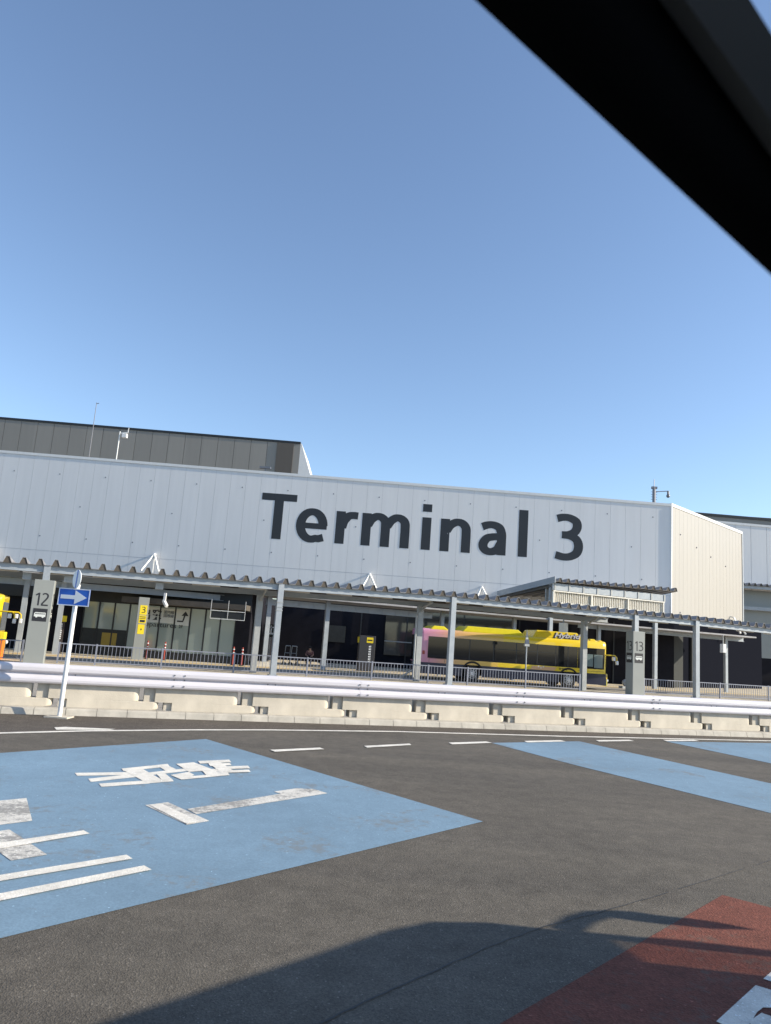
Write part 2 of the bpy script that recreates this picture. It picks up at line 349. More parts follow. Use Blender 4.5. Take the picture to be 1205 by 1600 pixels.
def glyph(mb, ch, ox, oz, size, wv, wh, y, depth=0.02, flip=1):
    """wv: thickness of vertical strokes, wh: of horizontal ones (cap units); lies in the local XZ plane, front at y (towards -Y)"""
    for si, (kind, pts) in enumerate(GL[ch]):
        P = crom(pts) if kind == 'c' else [Vector(p) for p in pts]
        n = len(P); Lp = []; Rp = []
        for i, p in enumerate(P):
            t = (P[min(i+1, n-1)] - P[max(i-1, 0)]).normalized(); nn = Vector((-t.y, t.x))
            w = (wh + (wv-wh)*abs(t.y)**1.3)/2
            if kind == 'b': w = wh*0.40
            if wv < 0.13 and kind == 'l': w = (wh + (wv-wh)*abs(t.y))/2
            Lp.append(p + nn*w); Rp.append(p - nn*w)
        yy = y - si*0.0025
        V3 = lambda q, yv: Vector((ox + q.x*size*flip, yv, oz + q.y*size))
        vs_ = []; fs_ = []
        for i in range(n): vs_ += [V3(Lp[i], yy), V3(Rp[i], yy), V3(Lp[i], yy+depth), V3(Rp[i], yy+depth)]
        for i in range(n-1):
            a = 4*i; b = 4*i+4
            fs_ += [(a, a+1, b+1, b), (a+2, b+2, b+3, a+3), (a, b, b+2, a+2), (a+1, a+3, b+3, b+1)]
        fs_ += [(0, 2, 3, 1), (4*n-4, 4*n-3, 4*n-1, 4*n-2)]
        mb.add(vs_, fs_)
def text_mesh(name, s, size, m, parent, loc, rot, shear=0.0, ext=0.004, sx=1.0, bold=0.0, align='LEFT'):
    c = bpy.data.curves.new(name, 'FONT'); c.body = s; c.size = size; c.extrude = ext; c.shear = shear; c.offset = bold; c.align_x = align
    o = bpy.data.objects.new(name, c); col.objects.link(o)
    bpy.context.view_layer.update()
    me = bpy.data.meshes.new_from_object(o.evaluated_get(bpy.context.evaluated_depsgraph_get()))
    bpy.data.objects.remove(o); me.materials.clear(); me.materials.append(m)
    q = bpy.data.objects.new(name, me); col.objects.link(q); q.parent = parent; q.location = loc; q.rotation_euler = rot; q.scale = (sx, 1, 1)
    return q

# ================================================================== GROUND
def sheet(name, pts, m, z):
    o = MB().ngon([(p[0], p[1], z) for p in pts]).build(name, m); return tag(o, kind='structure')
g = MB().ngon([(-900, -300, 0), (900, -300, 0), (900, 1500, 0), (-900, 1500, 0)]).build('ground', M['asphalt']); tag(g, kind='structure')
GP = lambda L: [G(*p) for p in L]
def strip(pts, w):
    P = [Vector((p.x, p.y)) for p in pts]; a = []; b = []
    for i, p in enumerate(P):
        t = (P[min(i+1, len(P)-1)] - P[max(i-1, 0)]).normalized(); nn = Vector((-t.y, t.x))*w/2
        a.append(p+nn); b.append(p-nn)
    return [(a[i], a[i+1], b[i+1], b[i]) for i in range(len(P)-1)]
line_px = [(-60,1148.5),(0,1146),(139,1142.5),(300,1141),(420,1141),(620,1143.5),(885,1151),(1205,1158),(1300,1161)]
lineW = GP(line_px)
# gutter strip of browner asphalt between the edge line and the kerb
gut = [Vector((p.x, p.y)) for p in lineW]
gut2 = [(O_ + D_*(-1.5)), (O_ + D_*60)]
ext = gut[-1] + (gut[-1]-gut[-2]).normalized()*40
sheet('gutter', [tuple(p) for p in gut] + [tuple(ext), tuple(F(60, -0.02))[:2], tuple(F(-1.5, -0.02))[:2]], M['gutter'], 0.004)
mb = MB()
for q in strip(lineW, 0.15): mb.ngon([(p.x, p.y, 0.008) for p in q])
last = lineW[-1]; dirl = (lineW[-1]-lineW[-2]).normalized()
for q in strip([last, last + dirl*40], 0.15): mb.ngon([(p.x, p.y, 0.008) for p in q])
tag(mb.build('edge_line', M['white_paint']), kind='structure')
mb = MB(); mb.ngon([tuple(G(*p, 0.012)) for p in ((85,1136.4),(102,1135.6),(180,1138.9),(172,1140.4),(88,1140))])
tag(mb.build('edge_line_taper', M['white_paint']), kind='structure')
sheet('blue_road_paint', GP([(-700,1226),(0,1177),(322,1155),(755,1284),(0,1467),(-700,1640)]), M['blue'], 0.004)
sheet('blue_road_stripe', GP([(768,1161),(905,1158.5),(1205,1224.5),(1500,1290),(1500,1347),(1205,1271),(900,1196)]), M['blue'], 0.004)
sheet('blue_road_stripe', GP([(1040,1158.5),(1205,1161.5),(1500,1172),(1500,1258),(1205,1193)]), M['blue'], 0.004)
mb = MB()
for a, b, c, d in (((422,1171.5),(500,1168),(507,1170.5),(430,1174.5)), ((569,1165.3),(640,1161.7),(643,1164),(574,1168)),
                   ((701,1160.2),(760,1158.4),(769,1160.6),(707,1163)), ((819,1157.6),(876,1156.4),(884,1158.5),(824,1160)),
                   ((931,1156.4),(983,1155.8),(991,1157.8),(936,1158.6)), ((1036,1155.9),(1084,1155.8),(1093,1157.8),(1042,1158)),
                   ((270,1177),(345,1173),(352,1176),(277,1180.5))):
    if a[0] == 270: continue
    mb.ngon([tuple(G(*p, 0.012)) for p in (a, b, c, d)])
tag(mb.build('lane_dashes', M['white_paint']), kind='structure')
# lettering on the blue surface
k6 = lambda x, y: (x/2.869, 1100 + y/2.869)
k7 = lambda x, y: (x/4.0167, 1220 + y/4.0167)
kf = lambda x, y: (x/1.506, 1080 + y/1.506)
def paint(name, quads, m, z):
    mb = MB()
    for i, q in enumerate(quads): mb.ngon([tuple(G(*p, z + 0.0003*i)) for p in q])
    return tag(mb.build(name, m), kind='structure')
def st6(a, b, t):
    t = t*1.3
    return [k6(a[0], a[1] - t/2), k6(b[0], b[1] - t/2), k6(b[0] + t*.8, b[1] + t/2), k6(a[0] + t*.8, a[1] + t/2)]
paint('road_character', [
   st6((336,315), (600,311), 10), st6((396,342), (600,320), 11), st6((600,320), (835,294), 9), st6((444,364), (660,349), 11), st6((660,349), (770,340), 9),
   st6((545,295), (752,274), 9), [k6(558,299), k6(642,292), k6(735,344), k6(655,351)], [k6(712,280), k6(752,275), k6(790,292), k6(745,300)], [k6(700,311), k6(735,306), k6(776,340), k6(730,344)],
   [k6(790,268), k6(868,261), k6(962,296), k6(848,304)], [k6(765,318), k6(848,304), k6(872,318), k6(815,339)], st6((812,333), (1022,313), 8),
   [k6(905,298), k6(960,290), k6(1026,312), k6(930,322)],
   st6((888,261), (1028,255), 9), st6((935,273), (1030,269), 8), [k6(930,262), k6(985,259), k6(1050,300), k6(990,304)], st6((960,287), (1112,282), 9), st6((1000,303), (1116,299), 8),
  ], M['white_paint'], 0.008)
paint('road_numeral', [[kf(342,268), kf(395,261), kf(493,305), kf(440,314)], [kf(440,277), kf(735,229), kf(771,240), kf(462,289)],
                       [kf(645,236), kf(700,228), kf(747,232), kf(668,243)]], M['worn_white'], 0.008)
paint('road_numeral_fresh_paint', [[kf(352,267.5), kf(380,264), kf(470,306), kf(440,312)]], M['white_paint'], 0.0125)
paint('road_character_worn', [[k7(-400,175), k7(0,124), k7(167,108), k7(203,250), k7(0,276), k7(-400,330)],
                              [k7(-500,390), k7(60,305), k7(297,463), k7(70,500), k7(-40,420), k7(-500,500)]], M['worn_white'], 0.008)
paint('road_character', [[k7(-900,520), k7(0,388), k7(525,310), k7(563,330), k7(0,425), k7(-900,575)],
                         [k7(-900,735), k7(0,590), k7(795,463), k7(833,488), k7(0,628), k7(-900,790)],
                         [k7(-900,880), k7(0,706), k7(905,530), k7(952,557), k7(0,752), k7(-900,960)]], M['white_paint'], 0.0125)
# red surface and its white border at lower right
sheet('red_road_paint', GP([(1129,1399),(1205,1419),(1700,1560),(1700,2200),(500,1950),(300,1880)]), M['red'], 0.004)
k8 = lambda x, y: (760 + x/2.708, 1380 + y/2.708)
paint('white_border_blocks', [[k8(973,584), k8(1140,431), k8(1400,512), k8(1400,590), k8(1205,527), k8(1172,525), k8(1146,545), k8(1085,640)],
                        [k8(1172,404), k8(1215,366), k8(1400,430), k8(1400,480)],
                        [k8(1110,585), k8(1165,548), k8(1420,640), k8(1420,760), k8(1200,700)]], M['white_paint'], 0.008)
# crack sealed with tar
mb = MB()
pts = [G(*p) for p in ((500,1600),(600,1552),(700,1508),(770,1478),(850,1448),(960,1420),(1060,1390),(1205,1345),(1300,1318))]
zz = []
for i in range(len(pts)-1):
    for k in range(6):
        p = pts[i].lerp(pts[i+1], k/6); zz.append(p + Vector((0, random.uniform(-.012, .012), 0)))
for i, q in enumerate(strip(zz, 0.014)):
    q = strip(zz[i:i+2], 0.014 - .010*i/len(zz))[0]
    if i > 30 and i % 5 == 0: continue
    mb.ngon([(p.x, p.y, 0.0065) for p in q])
tag(mb.build('sealed_crack', M['seal']), kind='structure')
# bus bay behind the guardrail
def fsheet(name, s0, s1, n0, n1, m, z): return sheet(name, [F(s0, n0), F(s1, n0), F(s1, n1), F(s0, n1)], m, z)
fsheet('bus_lane', -40, 90, 0.9, 16.2, M['lane'], 0.004)
fsheet('bus_bay_walkway', -40, 90, 16.2, 19.0, M['paving'], 0.008)
fsheet('bus_bay_lane', -40, 90, 19.0, 23.4, M['lane'], 0.004)
fsheet('terminal_forecourt', -40, 90, 23.4, 60, M['paving'], 0.008)
fsheet('tactile_strip', -40, 90, 24.1, 24.5, M['tactile'], 0.012)

# ================================================================== KERB + CONCRETE BLOCKS + GUARDRAIL
kr = MB()
s = -3.0
while s < 46:
    a, b = s + 0.006, s + 0.594
    kr.prism([F(a, .0, 0), F(a, .03, .115), F(a, .05, .13), F(a, .295, .13), F(a, .295, 0)], D_*(b-a)); s += 0.6
tag(kr.build('kerb', M['kerb']), kind='structure')
mb = MB(); mb.prism([F(-3, .012, -.02), F(-3, .04, .112), F(-3, .29, .125), F(-3, .29, -.02)], D_*49)
tag(mb.build('kerb_mortar', mat('mortar', (0.22, 0.205, 0.18), 0.9)), kind='structure')

ORD = ['first','second','third','fourth','fifth','sixth','seventh','eighth','ninth','tenth','eleventh','twelfth']
def plan(x0, xr, x1, r, dep, rec):
    p = [(x0, rec), (xr, rec), (xr, 0)]
    for k in range(7):
        a = R(-90 + 90*k/6); p.append((x1 - r + r*math.cos(a), r + r*math.sin(a)))
    return p + [(x1, dep), (x0, dep)]
bk = MB()
def tier(x0, xr, x1, z0, z1, rt, rb):
    zs_ = []
    for k in range(5): zs_.append((z0 + rb*(1 - math.cos(R(90*k/4))), rb*(1 - math.sin(R(90*k/4)))))
    for k in range(5): zs_.append((z1 - rt*(1 - math.sin(R(90*k/4))), rt*(1 - math.cos(R(90*k/4)))))
    rings = [[(x, y, z) for x, y in plan(x0, xr, x1 - d, .13, .34, .05)] for z, d in zs_]
    n = len(rings[0]); k = len(rings)
    bk.add([p for g_ in rings for p in g_], [list(range(n))[::-1], [(k-1)*n + j for j in range(n)]] +
           [(i*n + j, i*n + (j+1) % n, (i+1)*n + (j+1) % n, (i+1)*n + j) for i in range(k-1) for j in range(n)])
tier(.03, .26, 2.06, .305, .645, .09, .02)
tier(.46, .63, 2.48, .131, .305, .03, .05)
blk0 = bk.build('concrete_block', M['concrete'], smooth=True)
nblk = 11
for i in range(nblk):
    o = blk0 if i == 0 else blk0.copy()
    if i: col.objects.link(o)
    sx = -1.58 + 2.13*(i)
    o.location = F(sx, .30, random.uniform(-.004, .004)); o.rotation_euler = (0, 0, YAW + random.uniform(-.003, .003))
    lab = 'stepped concrete barrier block under the white guardrail, %s from the left of the photo' % ORD[i]
    if i == 0: lab = 'stepped concrete barrier block with the pole shadow on it, at the left photo edge'
    if i == 1: lab = 'stepped concrete barrier block directly behind the foot of the arrow sign pole'
    if i == nblk-1: lab = 'stepped concrete barrier block cut by the right photo edge'
    tag(o, lab, 'concrete block', 'concrete barrier blocks under the guardrail')

gr = thing('guardrail', 'long white double ridged steel guardrail on top of the concrete blocks', 'guardrail', F(0, .30, 0), YAW)
prof = [(0.0, .60), (-.045, .605), (-.075, .62), (-.088, .65), (-.086, .695), (-.070, .725), (-.026, .775), (-.018, .795), (-.026, .812), (-.075, .835), (-.088, .86), (-.086, .925), (-.070, .965), (-.045, .985), (0.0, 1.0)]
def rail_seg(x0, x1, dy):
    m = MB(); n = len(prof)
    P = [(p[0] + dy - .03, p[1]) for p in prof]; Q = [(p[0] + .006, p[1]) for p in P][::-1]
    ring = P + Q; k = len(ring)
    m.add([(x0, a, b) for a, b in ring] + [(x1, a, b) for a, b in ring],
          [(i, (i+1) % k, k + (i+1) % k, k + i) for i in range(k)])
    for xx in (0, k):
        for i in range(n-1): m.add([], [])
    o = m.build('rail', M['rail'], gr); return o
s0 = -5.2; seglen = 4.26
for i in range(9):
    x0 = s0 + i*seglen
    rail_seg(x0, x0 + seglen + .16, -0.004 if i % 2 else -0.0)
    for dx in (-.11, .11):
        for z in (.67, .80, .90):
            yb = -.03 - (.088 if z != .80 else .018) - .010
            MB().tube([(x0 + .08 + dx, yb + .014, z), (x0 + .08 + dx, yb - .008, z)], .016, 8).build('bolt', M['bolt'], gr)
    for dx in (-.09, .09):
        MB().tube([(x0 + seglen/2 + dx, -.03-.014, .80), (x0 + seglen/2 + dx, -.03-.03, .80)], .016, 8).build('bolt', M['bolt'], gr)
for i in range(18):
    x0 = s0 + .08 + i*seglen/2
    MB().box(x0 - .06, x0 + .06, .0, .10, .70, .97).build('post', M['rail'], gr)

# ================================================================== ARROW SIGN
sp = thing('road_sign', 'blue one way sign with white right arrow and small disc on a white pole', 'road sign', (-6.21, 15.28, 0), 0)
MB().prism([(-.24, -.17, 0), (.22, -.17, 0), (.24, .14, 0), (-.22, .14, 0)], (0, 0, .03)).build('base_plate', M['concrete'], sp)
MB().tube([(0, 0, .02), (0, 0, 2.62)], .045, 20).build('pole', M['polewhite'], sp, smooth=True)
MB().tube([(0, 0, 2.62), (0, 0, 2.66)], .048, 20).build('cap', M['polewhite'], sp, smooth=True)
pl = MB().prism([(-.34, -.075, 2.22), (.30, -.075, 2.22), (.30, -.075, 2.57), (-.34, -.075, 2.57)], (0, .012, 0)).build('arrow_plate', M['signblue'], sp)
bd = MB()
for x0, x1, z0, z1 in ((-.34, .30, 2.22, 2.238), (-.34, .30, 2.552, 2.57), (-.34, -.322, 2.238, 2.552), (.282, .30, 2.238, 2.552)): bd.box(x0, x1, -.079, -.0752, z0, z1)
bd.build('border', M['signwhite'], pl)
MB().prism([(-.29, -.079, 2.355), (-.29, -.079, 2.435), (0, -.079, 2.435), (0, -.079, 2.535), (.245, -.079, 2.395), (0, -.079, 2.255), (0, -.079, 2.355)], (0, .0035, 0)).build('arrow', M['signwhite'], pl)
MB().box(-.055, .055, -.062, -.03, 2.36, 2.43).build('clamp', M['galv'], sp)
dz = 2.77
disc = MB(); n = 28
ring = [(.19*math.cos(2*math.pi*k/n), 0, .19*math.sin(2*math.pi*k/n)) for k in range(n)]
disc.prism(ring, (0, .012, 0))
dk = disc.build('disc', M['signwhite'], sp); dk.location = (-.02, -.06, dz); dk.rotation_euler = (0, R(4), R(-44))
st = MB().box(-.022, .034, -.004, -.0005, -.185, .185).build('blue_stripe', M['signblue'], dk)
MB().box(-.012, .012, -.05, .0, 2.62, 2.76).build('disc_bracket', M['galv'], sp)

# ================================================================== HANDRAILS
def handrail(label, N, s0, s1, posts, zt=0.88):
    t = thing('handrail', label, 'railing', F(s0, N, 0), YAW, None)
    Lh = s1 - s0
    MB().box(0, Lh, -.022, .022, zt - .045, zt).build('top_rail', M['fence'], t)
    MB().box(0, Lh, -.018, .018, .115, .15).build('bottom_rail', M['fence'], t)
    ps = [p - s0 for p in posts]
    for p in ps: MB().box(p - .035, p + .035, -.036, .036, 0, zt + .03).build('post', M['fence'], t)
    for i in range(len(ps)-1):
        a, b = ps[i], ps[i+1]; nb = max(2, int(round((b-a)/0.165))); m = MB()
        for k in range(1, nb):
            x = a + (b-a)*k/nb; m.box(x - .010, x + .010, -.010, .010, .15, zt - .045)
        m.build('baluster_panel', M['fence'], t)
    return t
NH = 17.9
handrail('grey bar railing at far left, left of the number 12 pillar', NH, -6.5, -1.55, [-6.5, -4.4, -1.55])
hp = [-.15, 1.35, 4.1, 7.3, 10.75, 14.0, 17.0, 19.2, 22.6, 25.95]
handrail('long grey bar railing running from the number 12 pillar past the yellow bus', NH, hp[0], hp[-1], hp)
handrail('grey bar railing at right, starting beside the number 13 pillar', NH, 30.2, 42.5, [30.2, 35.6, 39.3, 42.5])

# ================================================================== FRONT CANOPY
def interp(x, T):
    if x <= T[0][0]: return T[0][1]
    for (a, b), (c, d) in zip(T, T[1:]):
        if x <= c: return b + (d-b)*(x-a)/(c-a)
    return T[-1][1]
ZB = [(-6, 3.68), (-2.8, 3.72), (5, 3.83), (12, 3.97), (17.7, 4.08), (25, 4.06), (33, 4.05), (38.7, 3.98), (46, 3.92)]
zb = lambda s: interp(s, ZB)
NC = 17.1
fc = thing('bus_canopy', 'long front steel canopy with folded grey roof over the bus stop walkway', 'canopy', F(0, NC, 0), YAW)
def folded_roof(parent, s0, s1, y0, y1, zf0, zf1, pitch, h, name='roof', mats=None, th=.012):
    """trapezoid folded sheet, ridges run along local y; zf0/zf1: underside height at front/back as function of s"""
    m = MB(); prof_ = [(0, 0), (.30, 0), (.46, 1), (.66, 1), (.82, 0)]
    xs = []; x = s0
    while x < s1:
        for a, b in prof_: xs.append((x + a*pitch, b*h))
        x += pitch
    vs_ = []; fs_ = []
    for a, b in xs:
        vs_ += [(a, y0, zf0(a) + b), (a, y1, zf1(a) + b), (a, y0, zf0(a) + b + th), (a, y1, zf1(a) + b + th)]
    for i in range(len(xs)-1):
        a, b = 4*i, 4*i+4
        fs_ += [(a, b, b+1, a+1), (a+2, a+3, b+3, b+2), (a, a+2, b+2, b), (a+1, b+1, b+3, a+3)]
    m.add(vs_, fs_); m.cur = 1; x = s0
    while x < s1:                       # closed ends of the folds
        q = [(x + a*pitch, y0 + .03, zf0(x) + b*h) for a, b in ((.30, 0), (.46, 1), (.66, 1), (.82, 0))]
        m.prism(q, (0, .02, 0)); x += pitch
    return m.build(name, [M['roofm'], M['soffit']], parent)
folded_roof(fc, -9, 28.2, -.18, 2.3, lambda s: zb(s) + .285, lambda s: zb(s) + .14, .614, .25, th=.02)
folded_roof(fc, 28.454, 46, -.18, .55, lambda s: zb(s) + .285, lambda s: zb(s) + .25, .614, .25, th=.02)
def hbeam(parent, name, s0, s1, y, h, zlow, m, w=.16, steps=None):
    mb = MB(); L_ = [s0] + [k for k, _ in ZB if s0 < k < s1] + [s1]
    for a, b in zip(L_, L_[1:]):
        za, zb_ = zlow(a), zlow(b)
        def seg(y0, y1, d0, d1):
            mb.add([(a, y0, za+d0), (b, y0, zb_+d0), (b, y1, zb_+d0), (a, y1, za+d0), (a, y0, za+d1), (b, y0, zb_+d1), (b, y1, zb_+d1), (a, y1, za+d1)],
                   [(3,2,1,0),(4,5,6,7),(0,1,5,4),(1,2,6,5),(2,3,7,6),(3,0,4,7)])
        seg(y - w/2, y + w/2, 0, .016); seg(y - w/2, y + w/2, h - .016, h); seg(y - .006, y + .006, .016, h - .016)
    return mb.build(name, m, parent)
Cp = [-.98, 8.97, 17.79, 28.91, 33.12, 44.0]
ends = [-9] + Cp + [46]
for i in range(len(ends)-1):
    hbeam(fc, 'front_beam', ends[i] + (.10 if i else 0), ends[i+1] - (.10 if i < len(ends)-2 else 0), 0, .28, zb, M['galv'])
for p in Cp:
    m = MB(); m.box(p - .13, p + .13, -.13, -.114, 0, zb(p) + .28); m.box(p - .13, p + .13, .114, .13, 0, zb(p) + .28); m.box(p - .122, p - .106, -.114, .114, 0, zb(p) + .28); m.box(p + .106, p + .122, -.114, .114, 0, zb(p)+.28)
    m.build('post', M['galv'], fc)
    m = MB(); m.box(p - .22, p + .22, -.22, .22, .008, .035)
    for dx in (-.17, .17):
        for dy in (-.17, .17): m.tube([(p+dx, dy, .03), (p+dx, dy, .08)], .018, 6)
    m.build('base_plate', M['galv2'], fc)
    if p in (8.97,):
        m = MB()
        for z in (2.95, 3.10, 3.32): m.box(p - .15, p + .15, -.15, .15, z, z + .035)
        m.build('band_clamps', M['galv2'], fc)
Ap = [8.35, 16.72, 26.75]
NA = 18.75 - NC
hbeam(fc, 'rear_beam', -9, 28.3, NA, .24, lambda s: zb(s) - .22, M['galv'])
for p in Ap:
    m = MB(); m.box(p - .14, p + .14, NA - .14, NA + .14, 0, zb(p) - .22); m.build('rear_post', M['galv2'], fc)
    MB().bar((p, NA - .1, zb(p) - .5), (p + .02, .08, zb(p) + .1), .07).build('brace', M['galv2'], fc)
m = MB()
for a_, b_ in ((-9, 5), (5, 17.7), (17.7, 28.2)):
    m.prism([(a_, 2.30, zb(a_) + .10), (b_, 2.30, zb(b_) + .10), (b_, 2.30, zb(b_) + .42), (a_, 2.30, zb(a_) + .42)], (0, .16, 0))
m.build('shadow_edge_gutter', M['galv2'], fc)  # added along the back edge to straighten the roof's shadow on the bus
m = MB()
s = -8.5
while s < 28.2:
    z = zb(s)
    m.bar((s, .1, z + .16), (s, 2.25, z + .04), .08, .12); s += 2.1
m.build('purlins', M['galv2'], fc)
m = MB()
for y in (.55, 1.1, 2.1): m.bar((-9, y, zb(-9) + .10), (5, y, zb(5) + .10), .06, .06); m.bar((5, y, zb(5) + .10), (28, y, zb(25) + .10), .06, .06)
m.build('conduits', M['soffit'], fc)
s = -7.6; i = 0
while s < 45:
    z = zb(s + .6) + .02
    lm = MB(); lm.box(s, s + 1.25, .32, .46, z - .05, z + .02); lm.build('light_fitting', M['lamp'], fc); s += 2.1; i += 1
for p in (-1.75, -.15, 3.6):
    z = zb(p); MB().box(p - .17, p + .17, .30, .62, z - .34, z - .04).build('speaker_box', M['galv2'], fc)
# downpipes on rear posts
m = MB(); m.tube([(16.45, NA - .2, 0.2), (16.45, NA - .2, 3.3), (16.6, NA - .5, 3.75), (16.8, .3, 4.0)], .05, 10); m.build('downpipe', M['galv2'], fc, smooth=True)
m = MB(); m.tube([(15.9, NA + .3, 0.06), (16.1, NA + .25, .25), (16.45, NA - .2, .6)], .05, 8); m.build('drain_elbow', M['galv2'], fc, smooth=True)

# ---- pillars with bay numbers wrapped round the canopy posts
def bus_icon(mb_dark, mb_pale, x0, z0, w, h, y):
    mb_dark.box(x0, x0 + w, y - .006, y, z0, z0 + h)
    bx0, bx1, bz0, bz1 = x0 + w*.10, x0 + w*.90, z0 + h*.36, z0 + h*.70
    pts = [(bx0, bz0), (bx1, bz0), (bx1, bz1 - .02), (bx1 - .02, bz1), (bx0 + .04, bz1), (bx0, bz1 - .05)]
    mb_pale.prism([(a, y - .009, b) for a, b in pts], (0, .0025, 0))
    for cx in (x0 + w*.28, x0 + w*.72):
        mb_pale.prism([(cx + .042*math.cos(k*math.pi/6), y - .0115, bz0 + .042*math.sin(k*math.pi/6)) for k in range(12)], (0, .002, 0))
    for k in range(5):
        a = x0 + w*(.18 + .14*k); mb_dark.box(a, a + w*.10, y - .0125, y - .0095, z0 + h*.55, z0 + h*.63)
def number_pillar(label, s, num, wd=.78, dp=.62, ht=3.42, yfront=-.34):
    t = thing('number_pillar', label, 'bay pillar', F(s, NC, 0), YAW, 'bus bay number pillars')
    MB().prism([(-wd/2, yfront, 0), (wd/2 - .02, yfront, 0), (wd/2, yfront + .02, 0), (wd/2, yfront + dp, 0), (-wd/2, yfront + dp, 0)], (0, 0, ht)).build('body', M['pillar'], t, bevel=.012)
    for face in (0, 1, 2):
        h = bpy.data.objects.new('number_face', None)
        nm = MB(); cap = .52
        tot = .60 if num == '12' else .60
        x = -cap*.56
        for ch in num:
            glyph(nm, ch, x, 2.36, cap, .115, .105, -.004, .003); x += cap*(.50 if ch == '1' else .62)
        o = nm.build('number', M['black'], t)
        dm, pm = MB(), MB(); bus_icon(dm, pm, -.28, 1.72, .54, .52, 0)
        o1 = dm.build('bus_symbol', M['black'], t); o2 = pm.build('bus_outline', M['pict'], o1)
        bpy.data.objects.remove(h)
        for q in (o, o1):
            if face == 0: q.location = (0, yfront - .001, 0)
            if face == 1: q.location = (wd/2 + .001, yfront + dp/2, 0); q.rotation_euler = (0, 0, R(90))
            if face == 2: q.location = (-wd/2 - .001, yfront + dp/2, 0); q.rotation_euler = (0, 0, R(-90))
            if face: q.scale = (.85, 1, 1)
    return t
number_pillar('tall grey pillar numbered 12 with a bus symbol', -.98, '12')
number_pillar('tall grey pillar numbered 13 with a bus symbol', 28.91, '13')

# ================================================================== REAR CANOPY (along the terminal)
NB = 26.3
rc = thing('platform_canopy', 'rear steel canopy along the terminal front behind the bus', 'canopy', F(0, NB, 0), YAW)
ZR = lambda s: interp(s, [(-9, 3.42), (5, 3.52), (11, 3.50), (20, 3.55), (46, 3.6)])
hbeam(rc, 'beam', -12, 8.2, 0, .33, ZR, M['galv'])
m = MB(); m.box(10.1, 20.7, -.02, .14, 3.50, 3.86); 
for k in range(12): m.box(10.3 + k*.88, 10.33 + k*.88, -.045, -.02, 3.52, 3.84)
m.build('box_beam', M['galv'], rc)
MB().prism([(-14, -1.2, 4.02), (46, -1.2, 4.02), (46, 2.2, 4.0), (-14, 2.2, 4.0)], (0, 0, .10)).build('roof', M['roofm'], rc)
for k, p in enumerate((-2.62, -.83, 10.3, 13.85, 21.4, 26.6, 33.2, 44.3)):
    w = .13 if k in (0, 1, 2, 3) else .11
    MB().box(p - w, p + w, -w, w, 0, 4.01).build('post', M['galv'], rc)
m = MB(); m.box(9.6, 10.9, -.6, .6, .008, .24); m.build('post_plinth', M['kerb'], rc)

# pillar 3 with yellow plates
zq = onN(1140, 1001, NB)[1]
hbeam(rc, 'beam', 31.5, 46, 0, .30, lambda s: zq, M['galv'])
yp = thing('number_pillar', 'slim grey pillar with yellow plates numbered 3 before the glass front', 'bay pillar', F(3.30, 25.3, 0), YAW, 'bus bay number pillars')
MB().box(-.28, .26, -.25, .25, 0, 3.30).build('body', M['pillar'], yp, bevel=.01)
pm = MB(); pm.box(-.17, .20, -.256, -.2505, 2.38, 2.88); pm.box(-.17, .20, -.256, -.2505, 1.92, 2.34); pm.box(-.17, .17, -.256, -.2505, 1.35, 1.86); pm.build('yellow_plate', M['signyellow'], yp)
pm = MB(); pm.box(.262, .268, -.18, .16, 2.0, 2.8); pm.build('yellow_plate', M['signyellow'], yp)
nm = MB(); glyph(nm, '3', -.075, 2.47, .33, .12, .10, -.260, .003)
nm.box(-.14, .17, -.260, -.257, 2.24, 2.28); nm.box(-.14, .17, -.260, -.257, 2.16, 2.19); nm.box(-.11, .15, -.260, -.257, 1.98, 2.10); nm.box(-.02, .04, -.260, -.257, 1.56, 1.64)
nm.build('plate_markings', M['black'], yp)

# ================================================================== TERMINAL BUILDING
FY = 55.0
tb = thing('terminal_building', 'long pale grey terminal with huge dark Terminal 3 lettering on its front', 'building', (0, FY, 0), 0)
XL, XR = -62.0, 21.72
zt = lambda x: 13.80 - 0.0075*x        # parapet, very slightly out of level in the photo
pw = 1.16
m = MB(); x = XR
while x > XL:
    a = max(XL, x - pw)
    m.prism([(a + .006, 0, 5.1), (x - .006, 0, 5.1), (x - .006, 0, zt(x)), (a + .006, 0, zt(a))], (0, .10, 0)); x -= pw
m.build('front_cladding', M['facade'], tb)
MB().prism([(XL, .02, 5.1), (XR - .02, .02, 5.1), (XR - .02, .02, zt(XR) - .1), (XL, .02, zt(XL) - .1)], (0, .6, 0)).build('joint_backing', M['joint'], tb)
m = MB(); m.prism([(XL, -.05, zt(XL) - .10), (XR, -.05, zt(XR) - .10), (XR, -.05, zt(XR) + .10), (XL, -.05, zt(XL) + .10)], (0, .7, 0)); m.build('parapet', M['flash'], tb)
m = MB(); m.box(XL, XR, -.006, -.002, 6.71, 6.73); m.build('panel_seam', M['joint'], tb)
# chamfered end wall
E0 = Vector((XR, 0, 0)); E1 = Vector((31.97, 64.92 - FY, 0)); Lc = (E1 - E0).length; ac = math.atan2(E1.y, E1.x - E0.x)
def chamfer_part(name, mb, m):
    o = mb.build(name, m, tb); o.location = E0; o.rotation_euler = (0, 0, ac); return o
m = MB(); k = 0; npan = 20
for k in range(npan):
    a = Lc*k/npan; b = Lc*(k+1)/npan; m.box(a + .007, b - .007, 0, .10, 5.2, 13.62)
chamfer_part('side_cladding', m, M['chamfer'])
m = MB().box(0.0, Lc, .02, .5, 5.2, 13.55); chamfer_part('side_backing', m, M['joint'])
m = MB().box(-.02, Lc + .05, -.05, .4, 13.55, 13.78); chamfer_part('side_parapet', m, M['flash'])
m = MB().box(Lc - .02, Lc + .14, -.06, .3, 5.2, 13.55); chamfer_part('corner_trim', m, M['galv'])
